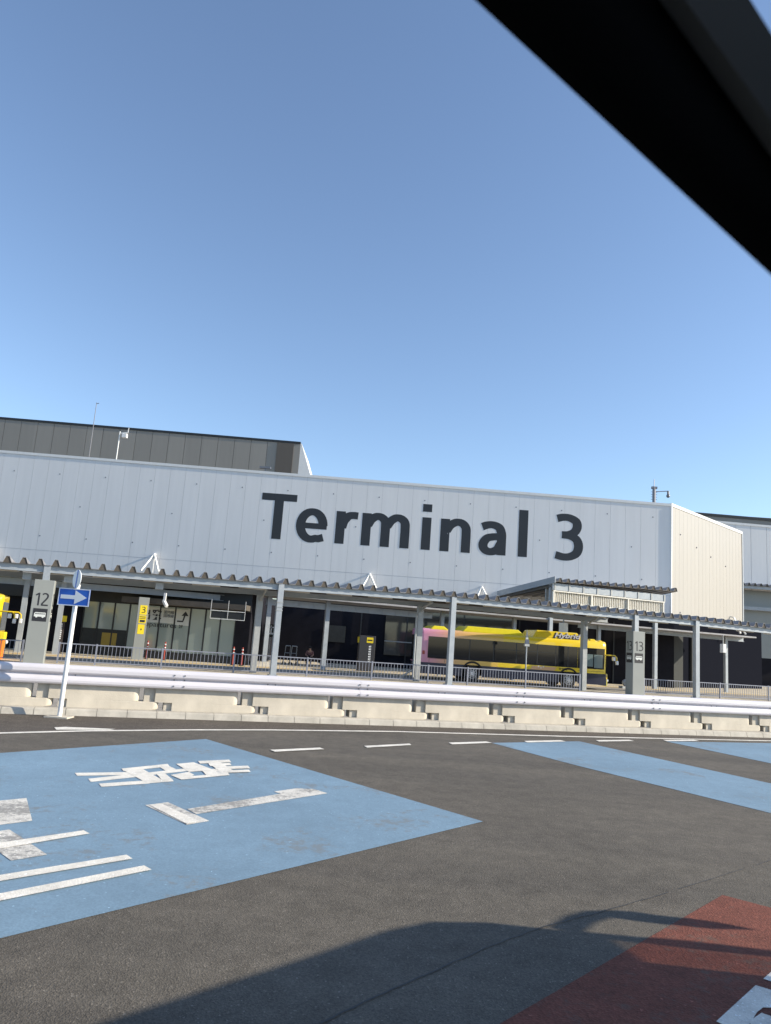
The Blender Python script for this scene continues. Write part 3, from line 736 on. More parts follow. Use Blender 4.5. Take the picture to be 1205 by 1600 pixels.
m = MB().box(-.06, .05, -.06, .3, 5.2, 13.55); chamfer_part('corner_trim', m, M['flash'])
# stud fixings on the panels
for zz_, st_x, off in ((12.6, 3.48, .4), (7.8, 3.48, 1.2), (10.2, 6.96, 2.0)):
    x = XR - off - 1.0
    while x > -40:
        MB().tube([(x, 0, zz_), (x, -.012, zz_)], .05, 8).build('stud', M['bolt'], tb); x -= st_x
for i, (x, z) in enumerate(((1.6, 11.6), (4.6, 11.0), (7.4, 10.6), (10.5, 10.2), (1.6, 5.6), (5.0, 5.5), (8.0, 5.6), (10.9, 5.7))): chamfer_part('stud', MB().tube([(x, 0, z), (x, -.05, z)], .06, 8), M['bolt'])
# letters
word = [('T', 47), ('e', 173), ('r', 308), ('m', 397), ('i', 603), ('n', 667), ('a', 800), ('l', 935), ('3', 1058)]
CAP = 3.46; XT = -9.42
for ch, px in word:
    m = MB(); glyph(m, ch, XT + (px - 47)/165*CAP*1.052, 8.84, CAP, .200, .156, -.009, .008)
    m.build('letter', M['letter'], tb)
# A shaped stays above the canopy
for px, py in ((243, 866), (578, 897), (752, 917), (-6, 853)):
    p = onY(px, py, FY); m = MB()
    tip = (p.x, -.25, p.z)
    for dx in (-.62, .68): m.bar(tip, (p.x + dx, -.95, p.z - 1.35), .11)
    m.bar((p.x, 0, p.z), tip, .10); m.bar(tip, (p.x + .02, -.3, p.z - 1.4), .09)
    m.build('stay_bracket', M['bracket'], tb)
m = MB(); tip = (Lc*.80, -.3, 5.95)
for dx in (-.45, .75): m.bar(tip, (Lc*.80 + dx, -1.0, 4.6), .12)
m.bar((Lc*.80, 0, 6.0), tip, .1); chamfer_part('stay_bracket', m, M['bracket'])
# dark ground floor behind the bus
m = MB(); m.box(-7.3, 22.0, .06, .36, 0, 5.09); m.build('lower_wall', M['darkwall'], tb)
m = MB()
for x in (-1.2, 2.2, 6.4, 10.5, 15.0, 17.5, 20.6): m.box(x - .05, x + .05, -.06, -.003, 0, 4.5)
m.build('wall_mullions', M['mull'], tb)
m = MB(); m.box(.6, 10.2, -.05, -.004, .9, 4.2); m.build('shop_window', M['dkglass'], tb)
m = MB(); m.box(.6, 10.2, -.10, -.055, 1.86, 1.93); m.build('shop_window_rail', M['galv2'], tb)
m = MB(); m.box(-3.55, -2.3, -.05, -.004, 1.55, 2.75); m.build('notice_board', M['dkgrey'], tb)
# right hand recess under the chamfer
m = MB(); m.box(0, 20, .4, .7, 0, 5.19); chamfer_part('lower_side_wall', m, mat('shaded_navy_wall', (.010, .011, .016), .9, spec=.0))  # near-black colour stands in for shade the canopy should cast here
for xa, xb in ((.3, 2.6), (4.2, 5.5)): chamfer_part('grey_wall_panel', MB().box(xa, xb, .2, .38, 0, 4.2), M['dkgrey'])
# projecting glazed annex at left
AY = 42.5 - FY
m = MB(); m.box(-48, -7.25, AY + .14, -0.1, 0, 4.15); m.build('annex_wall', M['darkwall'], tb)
m = MB(); m.box(-48, -7.25, AY, AY + .138, 2.95, 4.1); m.box(-16.9, -7.25, AY + .02, AY + .138, 0, .42); m.build('annex_band', M['mull'], tb)
m = MB(); m.box(-14.2, -7.3, AY - 1.4, AY - .02, 3.02, 3.32); m.build('annex_soffit', M['soffit'], tb)
gx = [-16.75 + .868*k for k in range(11)]
for k in range(len(gx)-1):
    MB().box(gx[k] + .04, gx[k+1] - .04, AY + .06, AY + .09, .43, 2.94).build('glass_panel', M['glass'], tb)
m = MB()
for x in gx: m.box(x - .038, x + .038, AY + .02, AY + .12, .42, 2.95)
m.build('glass_mullions', M['mull'], tb)
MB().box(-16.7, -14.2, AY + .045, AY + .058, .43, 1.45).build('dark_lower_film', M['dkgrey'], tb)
for xa, xb in ((-8.05, -7.25), (-19.8, -16.8)): MB().box(xa, xb, AY - .02, AY - .002, 0, 2.94).build('dark_door_panel', M['darkwall'], tb)
yg = AY + .055
whitem = mat('white_glass_film', (0.60, 0.62, 0.60), 0.5)
MB().box(gx[3] + .5, gx[6] - .04, yg - .012, yg - .004, 2.02, 2.86).build('sign_film', whitem, tb)
MB().box(gx[6] + .04, gx[7] - .05, yg - .012, yg - .004, 1.95, 2.86).build('sign_film', whitem, tb)
text_mesh('departures_lettering', 'Departures', .40, M['black'], tb, (gx[3] + .62, yg - .02, 1.78), (R(90), 0, 0), sx=1.15)
text_mesh('departures_characters', '出発', .62, M['black'], tb, (gx[3] + .62, yg - .02, 2.22), (R(90), 0, 0), bold=.01)
text_mesh('flight_characters', '国内線\n国際線', .20, M['black'], tb, (gx[5] + .20, yg - .02, 2.56), (R(90), 0, 0))
m = MB()
ax = gx[6] + .14
m.box(ax, ax + .36, yg - .024, yg - .016, 2.14, 2.22); m.prism([(ax + .30, yg - .024, 2.222), (ax + .38, yg - .024, 2.222), (ax + .46, yg - .024, 2.55), (ax + .37, yg - .024, 2.55)], (0, .008, 0))
m.prism([(ax + .22, yg - .026, 2.50), (ax + .62, yg - .026, 2.50), (ax + .44, yg - .026, 2.76)], (0, .008, 0)); m.build('bent_arrow', M['black'], tb)
text_mesh('floor_lettering', '2F', .26, M['black'], tb, (gx[6] + .26, yg - .02, 1.80), (R(90), 0, 0))
m = MB(); m.box(-15.55, -14.7, AY + .035, AY + .043, .52, 1.25); m.build('yellow_poster', mat('yellow_poster', (.30, .21, .03), .5), tb)

# ---- upper building behind
ub = thing('upper_building', 'dark grey metal clad upper block rising behind the terminal at left', 'building', (0, 76, 0), 0)
a = onY(-40, 649.5, 76); b = onY(470, 692, 76)
XA, XB = a.x - 30, b.x
zA = a.z + (a.z - b.z)/(b.x - a.x)*30
m = MB(); x = XB; wpan = 1.75
zl = lambda x: b.z + (zA - b.z)*(XB - x)/(XB - XA)
while x > XA:
    q = max(XA, x - wpan); m.prism([(q + .02, 0, 6), (x - .02, 0, 6), (x - .02, 0, zl(x)), (q + .02, 0, zl(q))], (0, .15, 0)); x -= wpan
m.build('cladding', M['darkmetal'], ub)
m = MB(); m.prism([(XA, -.06, zl(XA)-.14), (XB, -.06, zl(XB)-.14), (XB, -.06, zl(XB) + .1), (XA, -.06, zl(XA) + .1)], (0, .6, 0)); m.build('parapet', M['mull'], ub)
m = MB(); m.prism([(XA, .05, 6), (XB-.03, .05, 6), (XB-.03, .05, zl(XB) - .2), (XA, .05, zl(XA) - .2)], (0, .5, 0)); m.build('backing', M['darkface'], ub)
# sunlit return wall at its right end
m = MB(); e_ = onY(485, 742, 76); m.prism([(XB, .02, 6), (e_.x, .02, 6), (e_.x, .02, e_.z), (XB + .1, .02, b.z - .05), (XB, .02, b.z - .05)], (0, 8, 0)); m.build('return_wall', M['flash'], ub)
m = MB(); m.prism([(onY(433, 700, 76).x, -.09, 6), (onY(459, 700, 76).x, -.09, 6), (onY(459, 700, 76).x, -.09, b.z - .15), (onY(433, 700, 76).x, -.09, b.z - .15)], (0, .085, 0)); m.build('dark_corner_panel', M['darkface'], ub)
# mast and floodlight on the roofs
p0 = onY(141, 700, 70); p1 = onY(150, 629, 70)
t = thing('lightning_mast', 'thin grey lightning mast on the terminal roof at left', 'mast', (p0.x, 70, 0), 0)
MB().tube([(0, 0, 12.5), (0, 0, p1.z)], .055, 8, r2=.03).build('mast', M['bolt'], t); MB().tube([(0, 0, p1.z - .1), (.25, 0, p1.z - .05)], .03, 6).build('tip', M['bolt'], t)
MB().box(-.3, .3, -.3, .3, 12.3, 12.5).build('foot', M['bolt'], t)
p0 = onY(182, 716, 57); p1 = onY(184.5, 674, 57)
t = thing('roof_camera', 'white camera on a slim pole above the left roof edge', 'camera', (p0.x, 57, 0), 0)
MB().tube([(0, 0, 13.6), (0, 0, p1.z)], .045, 8).build('pole', M['flash'], t)
m = MB(); m.bar((0, 0, p1.z - .15), (.55, 0, p1.z - .05), .06); m.bar((.62, 0, p1.z - .1), (.66, 0, p1.z + .35), .05); m.build('arm', M['flash'], t)
MB().box(.22, .62, -.16, .16, p1.z - .5, p1.z - .15).build('housing', M['flash'], t, bevel=.04)
p0 = onY(1022, 784, 57); p1 = onY(1024, 752, 57)
t = thing('roof_camera', 'grey dome camera on an arm beside a whip aerial above the right roof corner', 'camera', (p0.x, 57, 0), 0)
MB().tube([(0, 0, 13.2), (0, 0, p1.z - .45)], .13, 10).build('pole', M['bolt'], t)
MB().tube([(0, 0, p1.z - .45), (0, 0, p1.z + .15)], .03, 6).build('aerial', M['bolt'], t)
m = MB(); m.box(-.2, .22, -.12, .12, p1.z - .62, p1.z - .45); 
for z in (.9, 1.1, 1.3, 1.5): m.box(-.24, .24, -.02, .02, p1.z - z, p1.z - z + .03)
m.build('pole_bands', M['bolt'], t)
MB().bar((.1, 0, p1.z - .85), (1.15, 0, p1.z - .72), .06).build('arm', M['bolt'], t)
m = MB(); m.tube([(1.12, 0, p1.z - .74), (1.12, 0, p1.z - 1.0)], .09, 10); m.ball((1.12, 0, p1.z - 1.12), .15); m.build('dome', M['bolt'], t, smooth=True)
p1 = onY(415, 732, 62)
t = thing('roof_floodlight', 'small dark floodlight on the roof beside the brown panel', 'floodlight', (p1.x, 62, 0), 0)
MB().box(-.05, .05, -.05, .05, 12.8, p1.z).build('stand', M['bolt'], t); MB().box(-.5, .45, -.15, .15, p1.z - .02, p1.z + .16).build('lamp', M['bolt'], t)

# ---- right hand buildings
rb = thing('side_terminal_wing', 'pale grey terminal wing beyond the cream corner at right', 'building', (0, 78, 0), 0)
m = MB(); x = 36
zr = onY(1170, 819, 78).z
while x < 70: m.box(x + .015, x + 1.68, 0, .12, 5.5, zr - .02*(x - 36)); x += 1.7
m.build('cladding', M['facade'], rb)
MB().box(30, 72, .03, .5, 5.4, zr - .9).build('backing', M['joint'], rb)
m = MB(); m.prism([(30, -.06, zr - .02), (70, -.06, zr - .72), (70, -.06, zr - .48), (30, -.06, zr + .22)], (0, .5, 0)); m.build('parapet', M['flash'], rb)
zc = onY(1175, 915, 76).z
folded_roof(rb, 34, 60, -2.2, -.02, lambda s: zc, lambda s: zc, .62, .25)
m = MB(); m.box(34, 62, -2.0, -1.8, zc - .32, zc - .02); m.box(34, 62, -.6, -.5, zc - 2.4, zc - 2.05); m.build('canopy_beam', M['galv'], rb)
m = MB(); m.box(34, 62, -.02, .02, 2.9, zc - 2.4); m.build('lower_panel', M['pillar'], rb)
m = MB(); m.box(34, 62, -.02, .02, zc - 2.05, zc - .3); m.build('clerestory', mat('dull_blue_glazing', (.26, .29, .31), .3), rb)
m = MB(); m.box(30, 62, .0, .3, 0, 2.9); m.build('lower_wall', M['darkwall'], rb)
db = thing('far_dark_building', 'dark grey roofed hall behind the right wing', 'building', (0, 95, 0), 0)
q0 = onY(1088, 802, 95); q1 = onY(1205, 809.5, 95)
m = MB(); m.prism([(q0.x - 10, 0, 5), (q1.x + 30, 0, 5), (q1.x + 30, 0, q1.z + (q1.z - q0.z)/(q1.x - q0.x)*30), (q0.x - 10, 0, q0.z - (q1.z-q0.z)/(q1.x-q0.x)*10)], (0, .5, 0)); m.build('cladding', M['darkmetal'], db)
m = MB(); m.prism([(q0.x - 10, -.1, q0.z - .1), (q1.x + 30, -.1, q1.z - .8), (q1.x + 30, -.1, q1.z - .45), (q0.x - 10, -.1, q0.z + .25)], (0, .5, 0)); m.build('roof_edge', M['mull'], db)

# ================================================================== LOUVRED CANOPY at the terminal corner
NS = 24.5
sA, zA_ = onN(868, 902, NS); sB, zB_ = onN(1056, 918, NS)
lc = thing('louvred_canopy', 'raised canopy with white vertical louvres before the terminal corner', 'canopy', F(sA, NS, 0), YAW)
Ls = sB - sA; dep = 10.5
zf = lambda s: zA_ - .27 + (zB_ - zA_)*s/Ls; zbk = lambda s: 5.55
folded_roof(lc, .05, Ls, 0, dep, zf, zbk, .62, .25)
MB().prism([(-.06, -.05, zA_ - .36), (-.06, -.05, zA_ + .06), (-.06, dep, 5.9), (-.06, dep, 5.5)], (.05, 0, 0)).build('side_fascia', M['galv'], lc)
hb = MB(); hb.box(0.0, Ls - .7, .25, .40, zA_ - .80, zA_ - .36); hb.build('front_beam', M['galv'], lc)
for k in range(9): MB().box(.1 + k*(Ls - .9)/8, .22 + k*(Ls-.9)/8, .22, .25, zA_ - .83, zA_ - .36).build('stiffener', M['galv2'], lc)
Lw = Ls - .75; zLB = onN(960, 961, NS)[1]
m = MB(); nb = 62
for k in range(nb):
    x = .06 + k*Lw/nb; m.box(x, x + .045, .30, .42, zLB, zA_ - .86)
m.build('louvre_blades', M['louver'], lc)
m = MB(); m.box(.02, Lw, .20, .26, zA_ - .90, zA_ - .83); m.box(.02, Lw, .22, .28, zA_ - 1.66, zA_ - 1.58)
for k in range(4): m.box(.02 + k*Lw/3.05, .10 + k*Lw/3.05, .20, .28, zLB, zA_ - .88)
m.build('louvre_frame', M['louver'], lc)
MB().box(.02, Lw, 1.1, 1.2, zLB, zA_ - .6).build('back_panel', M['galv2'], lc)
for x in (.12, Ls - 1.2): MB().box(x - .12, x + .12, .5, .74, 0, zA_ - .4).build('post', M['galv'], lc)
MB().prism([(0.0, .4, zA_ - .62), (0.0, .4, zA_ - .45), (0.0, dep, 5.5), (0.0, dep, 5.3)], (.2, 0, 0)).build('side_beam', M['soffit'], lc)

# ================================================================== BUS
def make_bus():
    t = thing('city_bus', 'yellow city bus with pink rear standing behind the railing', 'bus', (0, 0, 0), 0, 'yellow city buses')
    L, W, H0, zs = 11.95, 2.45, 2.80, .92
    # body section (y, z): rounded roof corners; local y = 0 is the near side
    def sect(inset, zt_):
        return [(0 + inset, zs), (0 + inset, 2.45), (.03 + inset, 2.64), (.12 + inset, 2.75), (.30, zt_), (W-.30, zt_), (W - .12 - inset, 2.75), (W - .03 - inset, 2.64), (W - inset, 2.45), (W - inset, zs)]
    xs = [(0, .10), (.06, .03), (.18, 0), (L-.35, 0), (L-.12, .05), (L, .22)]
    m = MB(); R_ = [[(x, y, z) for y, z in sect(i, H0 - i*.4)] for x, i in xs]; k = len(R_[0])
    vs_ = [p for r_ in R_ for p in r_]; fs_ = []
    for i in range(len(xs)-1):
        for j in range(k): fs_.append((i*k+j, i*k+(j+1) % k, (i+1)*k+(j+1) % k, (i+1)*k+j))
    fs_ += [list(range(k)), [(len(xs)-1)*k + j for j in range(k)]]
    m.add(vs_, fs_); body = m.build('body', M['shaded_livery'], t, smooth=True)
    # skirt with wheel arches
    WB = [(3.25, .47), (9.40, .47)]
    pts = [(.05, .30)]
    for cx, r_ in WB:
        pts += [(cx - .62, .30)] + [(cx + .62*math.cos(R(180 - a)), .47 + .56*math.sin(R(a))) for a in range(0, 181, 15)] + [(cx + .62, .30)]
    pts += [(L - .08, .26), (L - .02, .92), (0.02, .92)]
    lower = [p for p in pts]
    # split so no concave fill trouble: build as columns
    m = MB(); xsamp = sorted(set([0.04, L - .05] + [round(cx + .62*math.cos(R(a)), 4) for cx, _ in WB for a in range(0, 181, 10)]))
    def lowz(x):
        for cx, _ in WB:
            if abs(x - cx) < .62: return .47 + math.sqrt(max(0, .62**2 - (x - cx)**2))*.92
        return .30
    for a, b in zip(xsamp, xsamp[1:]):
        za, zb2 = lowz(a + 1e-4), lowz(b - 1e-4)
        if za > .915 and zb2 > .915: continue
        za = min(za, .915); zb2 = min(zb2, .915)
        for y0, y1 in ((.004, .05), (W - .05, W - .004)):
            m.add([(a, y0, za), (b, y0, zb2), (b, y0, .918), (a, y0, .918), (a, y1, za), (b, y1, zb2), (b, y1, .918), (a, y1, .918)],
                  [(0,1,2,3), (7,6,5,4), (0,4,5,1), (3,2,6,7), (0,3,7,4), (1,5,6,2)])
    m.box(L - .06, L - .015, .2, W - .2, .28, .918); m.box(.03, .07, .05, W - .05, .32, .918); m.box(.3, L - .5, .3, W - .3, .45, .9)
    m.build('skirt', M['skirt'], t)
    # arch linings
    for cx, _ in WB:
        m = MB(); P = [(cx + .60*math.cos(R(a)), .47 + .57*math.sin(R(a))) for a in range(0, 181, 12)]; Q = [(cx + .68*math.cos(R(a)), .47 + .68*math.sin(R(a))) for a in range(180, -1, -12)]
        m.prism([(a, -.012, b) for a, b in P + Q], (0, .3, 0)); m.build('wheel_arch', M['tyre'], t)
    m = MB(); m.box(.3, 9.3, .06, W - .06, .93, .97)
    # windows: dark band on the near side and far side
    for y0, y1 in ((-.006, .0), (W, W + .006)):
        wm = MB(); wm.prism([(.45, y0, 1.17), (9.95, y0, 1.17), (9.95, y0, 2.36), (.45, y0, 2.36)], (0, y1 - y0, 0)); wb = wm.build('side_window', M['busglass'], t)
        fr = MB(); yy = y0 - .004 if y0 < 0 else y1
        for x in (1.75, 3.0, 4.5, 5.95, 7.3, 8.5, 9.3): fr.box(x, x + .05, yy, yy + .004, 1.19, 2.34)
        fr.box(4.55, 8.45, yy - .001, yy + .003, 1.90, 1.93)
        fr.build('window_pillars', M['mull'], wb)
        # faint seats and stanchions behind the glass read as lighter shapes
        cb = MB(); cb.prism([(9.97, y0, 1.17), (11.72, y0, 1.17), (11.76, y0, 2.36), (9.97, y0, 2.36)], (0, y1 - y0, 0)); cb.build('cab_window', M['busglass'], t)
        yy = y0 - .004 if y0 < 0 else y1
        cb = MB(); cb.box(10.15, 10.98, yy, yy + .004, 1.30, 2.0); cb.box(11.05, 11.62, yy, yy + .004, 1.24, 2.0); cb.build('sliding_pane', mat('cab_pane', (.17, .22, .22), .1), t)
    wm = MB(); wm.box(L + .001, L + .008, .28, W - .28, 1.12, 2.45); wm.build('windscreen', M['busglass'], t)
    wm = MB(); wm.box(-.008, -.001, .12, W - .12, .97, 2.42); wm.build('rear_window', M['busglass'], t)
    # roof equipment
    def hump(x0, x1, h, sl, sr, name='roof_box', mt=M['yelgreen']):
        m = MB(); y0, y1 = .16, W - .16; z0 = H0 - .05
        m.add([(x0, y0, z0), (x1, y0, z0), (x1, y1, z0), (x0, y1, z0), (x0 + sl, y0 + .10, z0 + h), (x1 - sr, y0 + .10, z0 + h), (x1 - sr, y1 - .10, z0 + h), (x0 + sl, y1 - .10, z0 + h)],
              [(3,2,1,0),(4,5,6,7),(0,1,5,4),(1,2,6,5),(2,3,7,6),(3,0,4,7)]); return m.build(name, mt, t, bevel=.05)
    hump(.55, 1.75, .22, .25, .3); hump(2.55, 6.6, .34, .35, .45); hyb = hump(7.05, 10.55, .42, .3, .55, mt=M['yellow'])
    hump(10.8, 11.3, .14, .08, .1, 'roof_vent', M['yellow']); hump(11.4, 11.75, .10, .05, .1, 'roof_vent', M['yellow'])
    text_mesh('hybrid_outline', 'Hybrid', .40, M['black'], t, (8.40, .153, H0 + .00), (R(76), 0, 0), shear=.35, sx=1.5, bold=.036, ext=.003)
    text_mesh('hybrid_lettering', 'Hybrid', .40, mat('silver_lettering', (.42, .42, .46), .4), t, (8.45, .145, H0 + .03), (R(76), 0, 0), shear=.35, sx=1.5, bold=.010, ext=.006)
    text_mesh('fleet_number', 'W 0312', .16, M['black'], t, (8.75, -.004, 1.0), (R(90), 0, 0), bold=.004)
    MB().prism([(6.9, -.004, .925), (8.45, -.004, .925), (8.62, -.004, 1.12), (7.05, -.004, 1.12)], (0, .003, 0)).build('peach_patch', mat('peach_bus_paint', (.66, .38, .20), .3), t)
    m = MB()
    for dx in (-.16, 0, .16): m.box(7.55 + dx, 7.63 + dx, -.006, -.001, .99 + abs(dx)*.4, 1.09 + abs(dx)*.4)
    m.build('pale_emblem', M['lamp'], t)
    m = MB(); m.box(.12, .27, -.008, -.001, 1.35, 1.55); m.build('rear_marker', M['redpl'], t)
    m = MB(); m.box(.55, 1.8, -.003, .0, 1.145, 1.16); m.box(.55, .565, -.003, 0, .95, 1.145); m.box(1.5, 1.515, -.003, 0, .95, 1.145); m.box(10.0, 11.7, -.003, 0, 1.035, 1.05); m.build('panel_gap', M['mull'], t)
    # bumper, lamps
    m = MB(); m.prism([(L - .06, .05, .25), (L + .16, .30, .25), (L + .20, .35, .95), (L - .0, .03, .98)], (0, 0, 0.0)) if False else None
    m = MB(); m.prism([(L - .10, -.01, .62), (L + .06, .12, .62), (L + .14, .5, .62), (L + .14, W - .5, .62), (L + .06, W - .12, .62), (L - .10, W + .01, .62)], (0, 0, .32)); m.build('front_bumper', M['yellow'], t, bevel=.03)
    m = MB(); m.prism([(L - .08, .0, .25), (L + .08, .14, .25), (L + .15, .5, .25), (L + .15, W - .5, .25), (L + .08, W - .14, .25), (L - .08, W, .25)], (0, 0, .36)); m.build('lower_bumper', mat('dark_lime_bumper', (.30, .27, .03), .5), t, bevel=.03)
    for y in (.32, W - .32): MB().ball((L + .13, y, .56), .10).build('headlight', M['signwhite'], t)
    # wheels
    for cx, _ in WB:
        for y, sg in ((.02, 1), (W - .30, -1)):
            w = MB(); w.tube([(cx, y, .47), (cx, y + .03, .47), (cx, y + .25, .47), (cx, y + .28, .47)], .47, 32)
            # shape the shoulder
            wh = w.build('wheel', M['tyre'], t, smooth=True)
            ym = y - .004 if sg > 0 else y + .284
            rm = MB(); rm.tube([(cx, ym - .012*sg, .47), (cx, ym + .05*sg, .47)], .30, 28)
            rm.build('rim', M['alloy'], wh, smooth=True)
            hb_ = MB(); hb_.tube([(cx, ym - .05*sg, .47), (cx, ym - .01*sg, .47)], .10, 16)
            for a in range(10):
                ca, sa = math.cos(a*math.pi/5), math.sin(a*math.pi/5)
                hb_.tube([(cx + .15*ca, ym - .035*sg, .47 + .15*sa), (cx + .15*ca, ym - .012*sg, .47 + .15*sa)], .016, 6)
            hb_.cur = 1
            for a in range(10):
                ca, sa = math.cos((a+.5)*math.pi/5), math.sin((a+.5)*math.pi/5)
                hb_.tube([(cx + .225*ca, ym - .016*sg, .47 + .225*sa), (cx + .225*ca, ym - .011*sg, .47 + .225*sa)], .040, 10)
            hb_.build('hub', [M['chrome'], M['tyre']], wh)
    # mirrors at the front
    for y, sg in ((-.05, -1), (W + .05, 1)):
        m = MB(); m.tube([(L - .12, y + .10*(-sg), 2.02), (L + .10, y, 2.02), (L + .46, y, 2.02), (L + .58, y, 1.92), (L + .60, y, 1.70)], .035, 8)
        am = m.build('mirror_arm', M['yellow'], t, smooth=True)
        m = MB(); m.box(L + .30, L + .46, y - .10, y + .10, 1.72, 1.94); m.box(L+.53, L+.67, y - .09, y + .09, 1.50, 1.72); m.build('mirror', M['signwhite'], am, bevel=.03)
    return t
bus = make_bus()
s0_, _ = onN(659, 985, 21.7); bus.location = F(s0_, 21.7, 0); bus.rotation_euler = (0, 0, R(10)); bus.scale = (.94, .98, 1.0)
bus2 = copy_tree(bus)
s2, _ = onN(9, 960, 21.6)
bus2.location = F(s2 - 12.15, 21.6, 0); bus2.rotation_euler = (0, 0, YAW); bus2.scale = (1, 1, 1)
bus2['label'] = 'second yellow bus of which only the front corner and mirror show at left edge'

# ================================================================== SMALL THINGS UNDER THE CANOPIES
def bus_stop_flag(px, s, N):
    t = thing('stop_marker', 'slim grey post with a dark narrow marker in front of the yellow bus', 'post', F(s, N, 0), YAW)
    MB().tube([(0, 0, 0), (0, 0, 2.35)], .035, 10).build('post', M['galv'], t, smooth=True)
    m = MB(); m.add([(-.13, -.05, 2.2), (.13, -.05, 2.2), (.13, .05, 2.2), (-.13, .05, 2.2), (0, 0, 3.1)], [(0,1,2,3), (0,4,1), (1,4,2), (2,4,3), (3,4,0)]); m.box(-.14, .14, -.06, .06, 2.18, 2.30)
    m.build('marker', M['galv2'], t); MB().box(-.11, .11, -.066, -.061, 2.3, 2.55).build('marker_plate', mat('dull_blue_plate', (.05, .07, .12), .5), t)
s_, _ = onN(821, 1060, 18.3); bus_stop_flag(0, s_, 18.3)
def kiosk(name, label, cat, px, py, Y, w, h, d=.5):
    p = onY(px, py, Y); t = thing(name, label, cat, (p.x, Y, 0), YAW*.6)
    MB().box(-w/2, w/2, -d/2, d/2, 0, h).build('body', mat('dark_grey_cabinet', (.035, .035, .042), .5), t, bevel=.02)
    return t
kk = kiosk('ticket_machine', 'dark upright ticket machine with yellow plate and white vertical writing', 'ticket machine', 572, 1020, 46.0, 1.0, 2.15)
MB().box(-.05, .35, -.262, -.252, 1.72, 2.05).build('yellow_plate', M['signyellow'], kk); MB().box(0, .3, -.268, -.263, 1.84, 1.92).build('plate_lettering', M['black'], kk)
MB().box(-.55, -.502, -.2, .2, 1.70, 2.05).build('yellow_side_plate', M['signyellow'], kk)
text_mesh('vertical_lettering', 'B\nU\nS\nT\nI\nC\nK', .01, M['signwhite'], kk, (0, -.3, -1), (R(90), 0, 0)) if False else None
m = MB(); 
for k in range(7):
    m.box(.10, .18, -.262, -.252, .55 + k*.15, .64 + k*.15); m.box(.20, .24, -.262, -.252, .55 + k*.15, .66 + k*.15)
m.build('white_lettering', M['signwhite'], kk)
p = onY(95, 990, 41.0); t = thing('stop_sign_post', 'slim black stop sign with yellow top behind the number 12 pillar', 'stop sign', (p.x, 41.0, 0), YAW)
MB().box(-.14, .14, -.05, .05, 0, 1.95).build('panel', mat('dark_brown_panel', (.05, .04, .04), .5), t); MB().box(-.14, .20, -.06, .06, 1.70, 2.02).build('yellow_top', M['signyellow'], t)
m = MB()
for k in range(8): m.box(-.06, .03, -.058, -.052, .75 + k*.11, .83 + k*.11)
m.build('white_lettering', M['signwhite'], t)
# red and white flexible delineators
dl = None
for i, (px, py) in enumerate(((257, 1032), (365, 1037), (379, 1037), (232, 1029))):
    p = onY(px, 1020, 41.4)
    if dl is None:
        dl = thing('delineator_post', '', 'delineator', (p.x, 41.4, 0), 0, 'red delineator posts before the glass front')
        MB().tube([(0, 0, .03), (0, 0, 1.0)], .04, 12).build('post', M['redpl'], dl, smooth=True)
        m = MB()
        for z in (.66, .84): m.tube([(0, 0, z), (0, 0, z + .05)], .050, 12)
        m.build('bands', M['signwhite'], dl, smooth=True)
        MB().tube([(0, 0, 0), (0, 0, .04)], .13, 14).build('foot', M['tyre'], dl); o = dl
    else: o = copy_tree(dl)
    o.location = (p.x, 41.4 - .3*(i == 3), 0.008)
    o['label'] = ['red banded delineator post below the Departures lettering', 'red banded delineator post at the right end of the glass front, left of a pair',
                  'red banded delineator post before the dark door panel, right of a pair', 'red banded delineator post just right of the number 3 pillar'][i]
# hanging sign frame
p = onY(356, 960, 40.6); t = thing('overhead_sign', 'empty pale wire sign frame hanging before the right glass panels', 'sign frame', (p.x, 40.6, 0), YAW*.4)
m = MB(); z0 = p.z
for z in (-.27, .17): m.bar((-.92, 0, z0 + z), (.92, 0, z0 + z), .03)
for x in (-.92, 0, .92): m.bar((x, 0, z0 - .27), (x, 0, z0 + .75), .022)
m.build('frame', M['flash'], t); MB().box(-.88, .88, .03, .06, z0 - .22, z0 + .13).build('panel', M['mull'], t)
# security cameras / white boxes under the canopy
p = onY(257, 941, 40.3); t = thing('canopy_camera', 'white camera hanging under the canopy beam near the number 3 pillar', 'camera', (p.x, 40.3, 0), 0)
MB().box(-.06, .06, -.06, .06, p.z, p.z + .5).build('bracket', M['flash'], t); m = MB(); m.bar((-.08, .1, p.z + .1), (.22, -.25, p.z - .22), .16); m.build('housing', M['flash'], t, bevel=.02)
sx_, zx_ = onN(880.5, 981, 19.6); t = thing('hanging_box', 'white box light hanging under the canopy above the bus roof', 'lamp box', F(sx_, 19.6, 0), YAW)
MB().box(-.11, .11, -.3, .3, zx_ - .25, zx_ + .28).build('housing', M['flash'], t, bevel=.015); MB().box(-.02, .02, -.05, .05, zx_ + .28, zb(sx_) + .1).build('hanger', M['galv2'], t)
sx_, zx_ = onN(1130, 1013, 24.0); t = thing('hanging_box', 'white box light on the wall at right, left of a slim post', 'lamp box', F(sx_, 24.0, 0), YAW)
MB().box(-.14, .14, -.15, .15, zx_ - .3, zx_ + .3).build('housing', M['flash'], t, bevel=.015); MB().box(-.02, .02, -.02, .02, zx_ + .3, 4.0).build('hanger', M['galv2'], t)
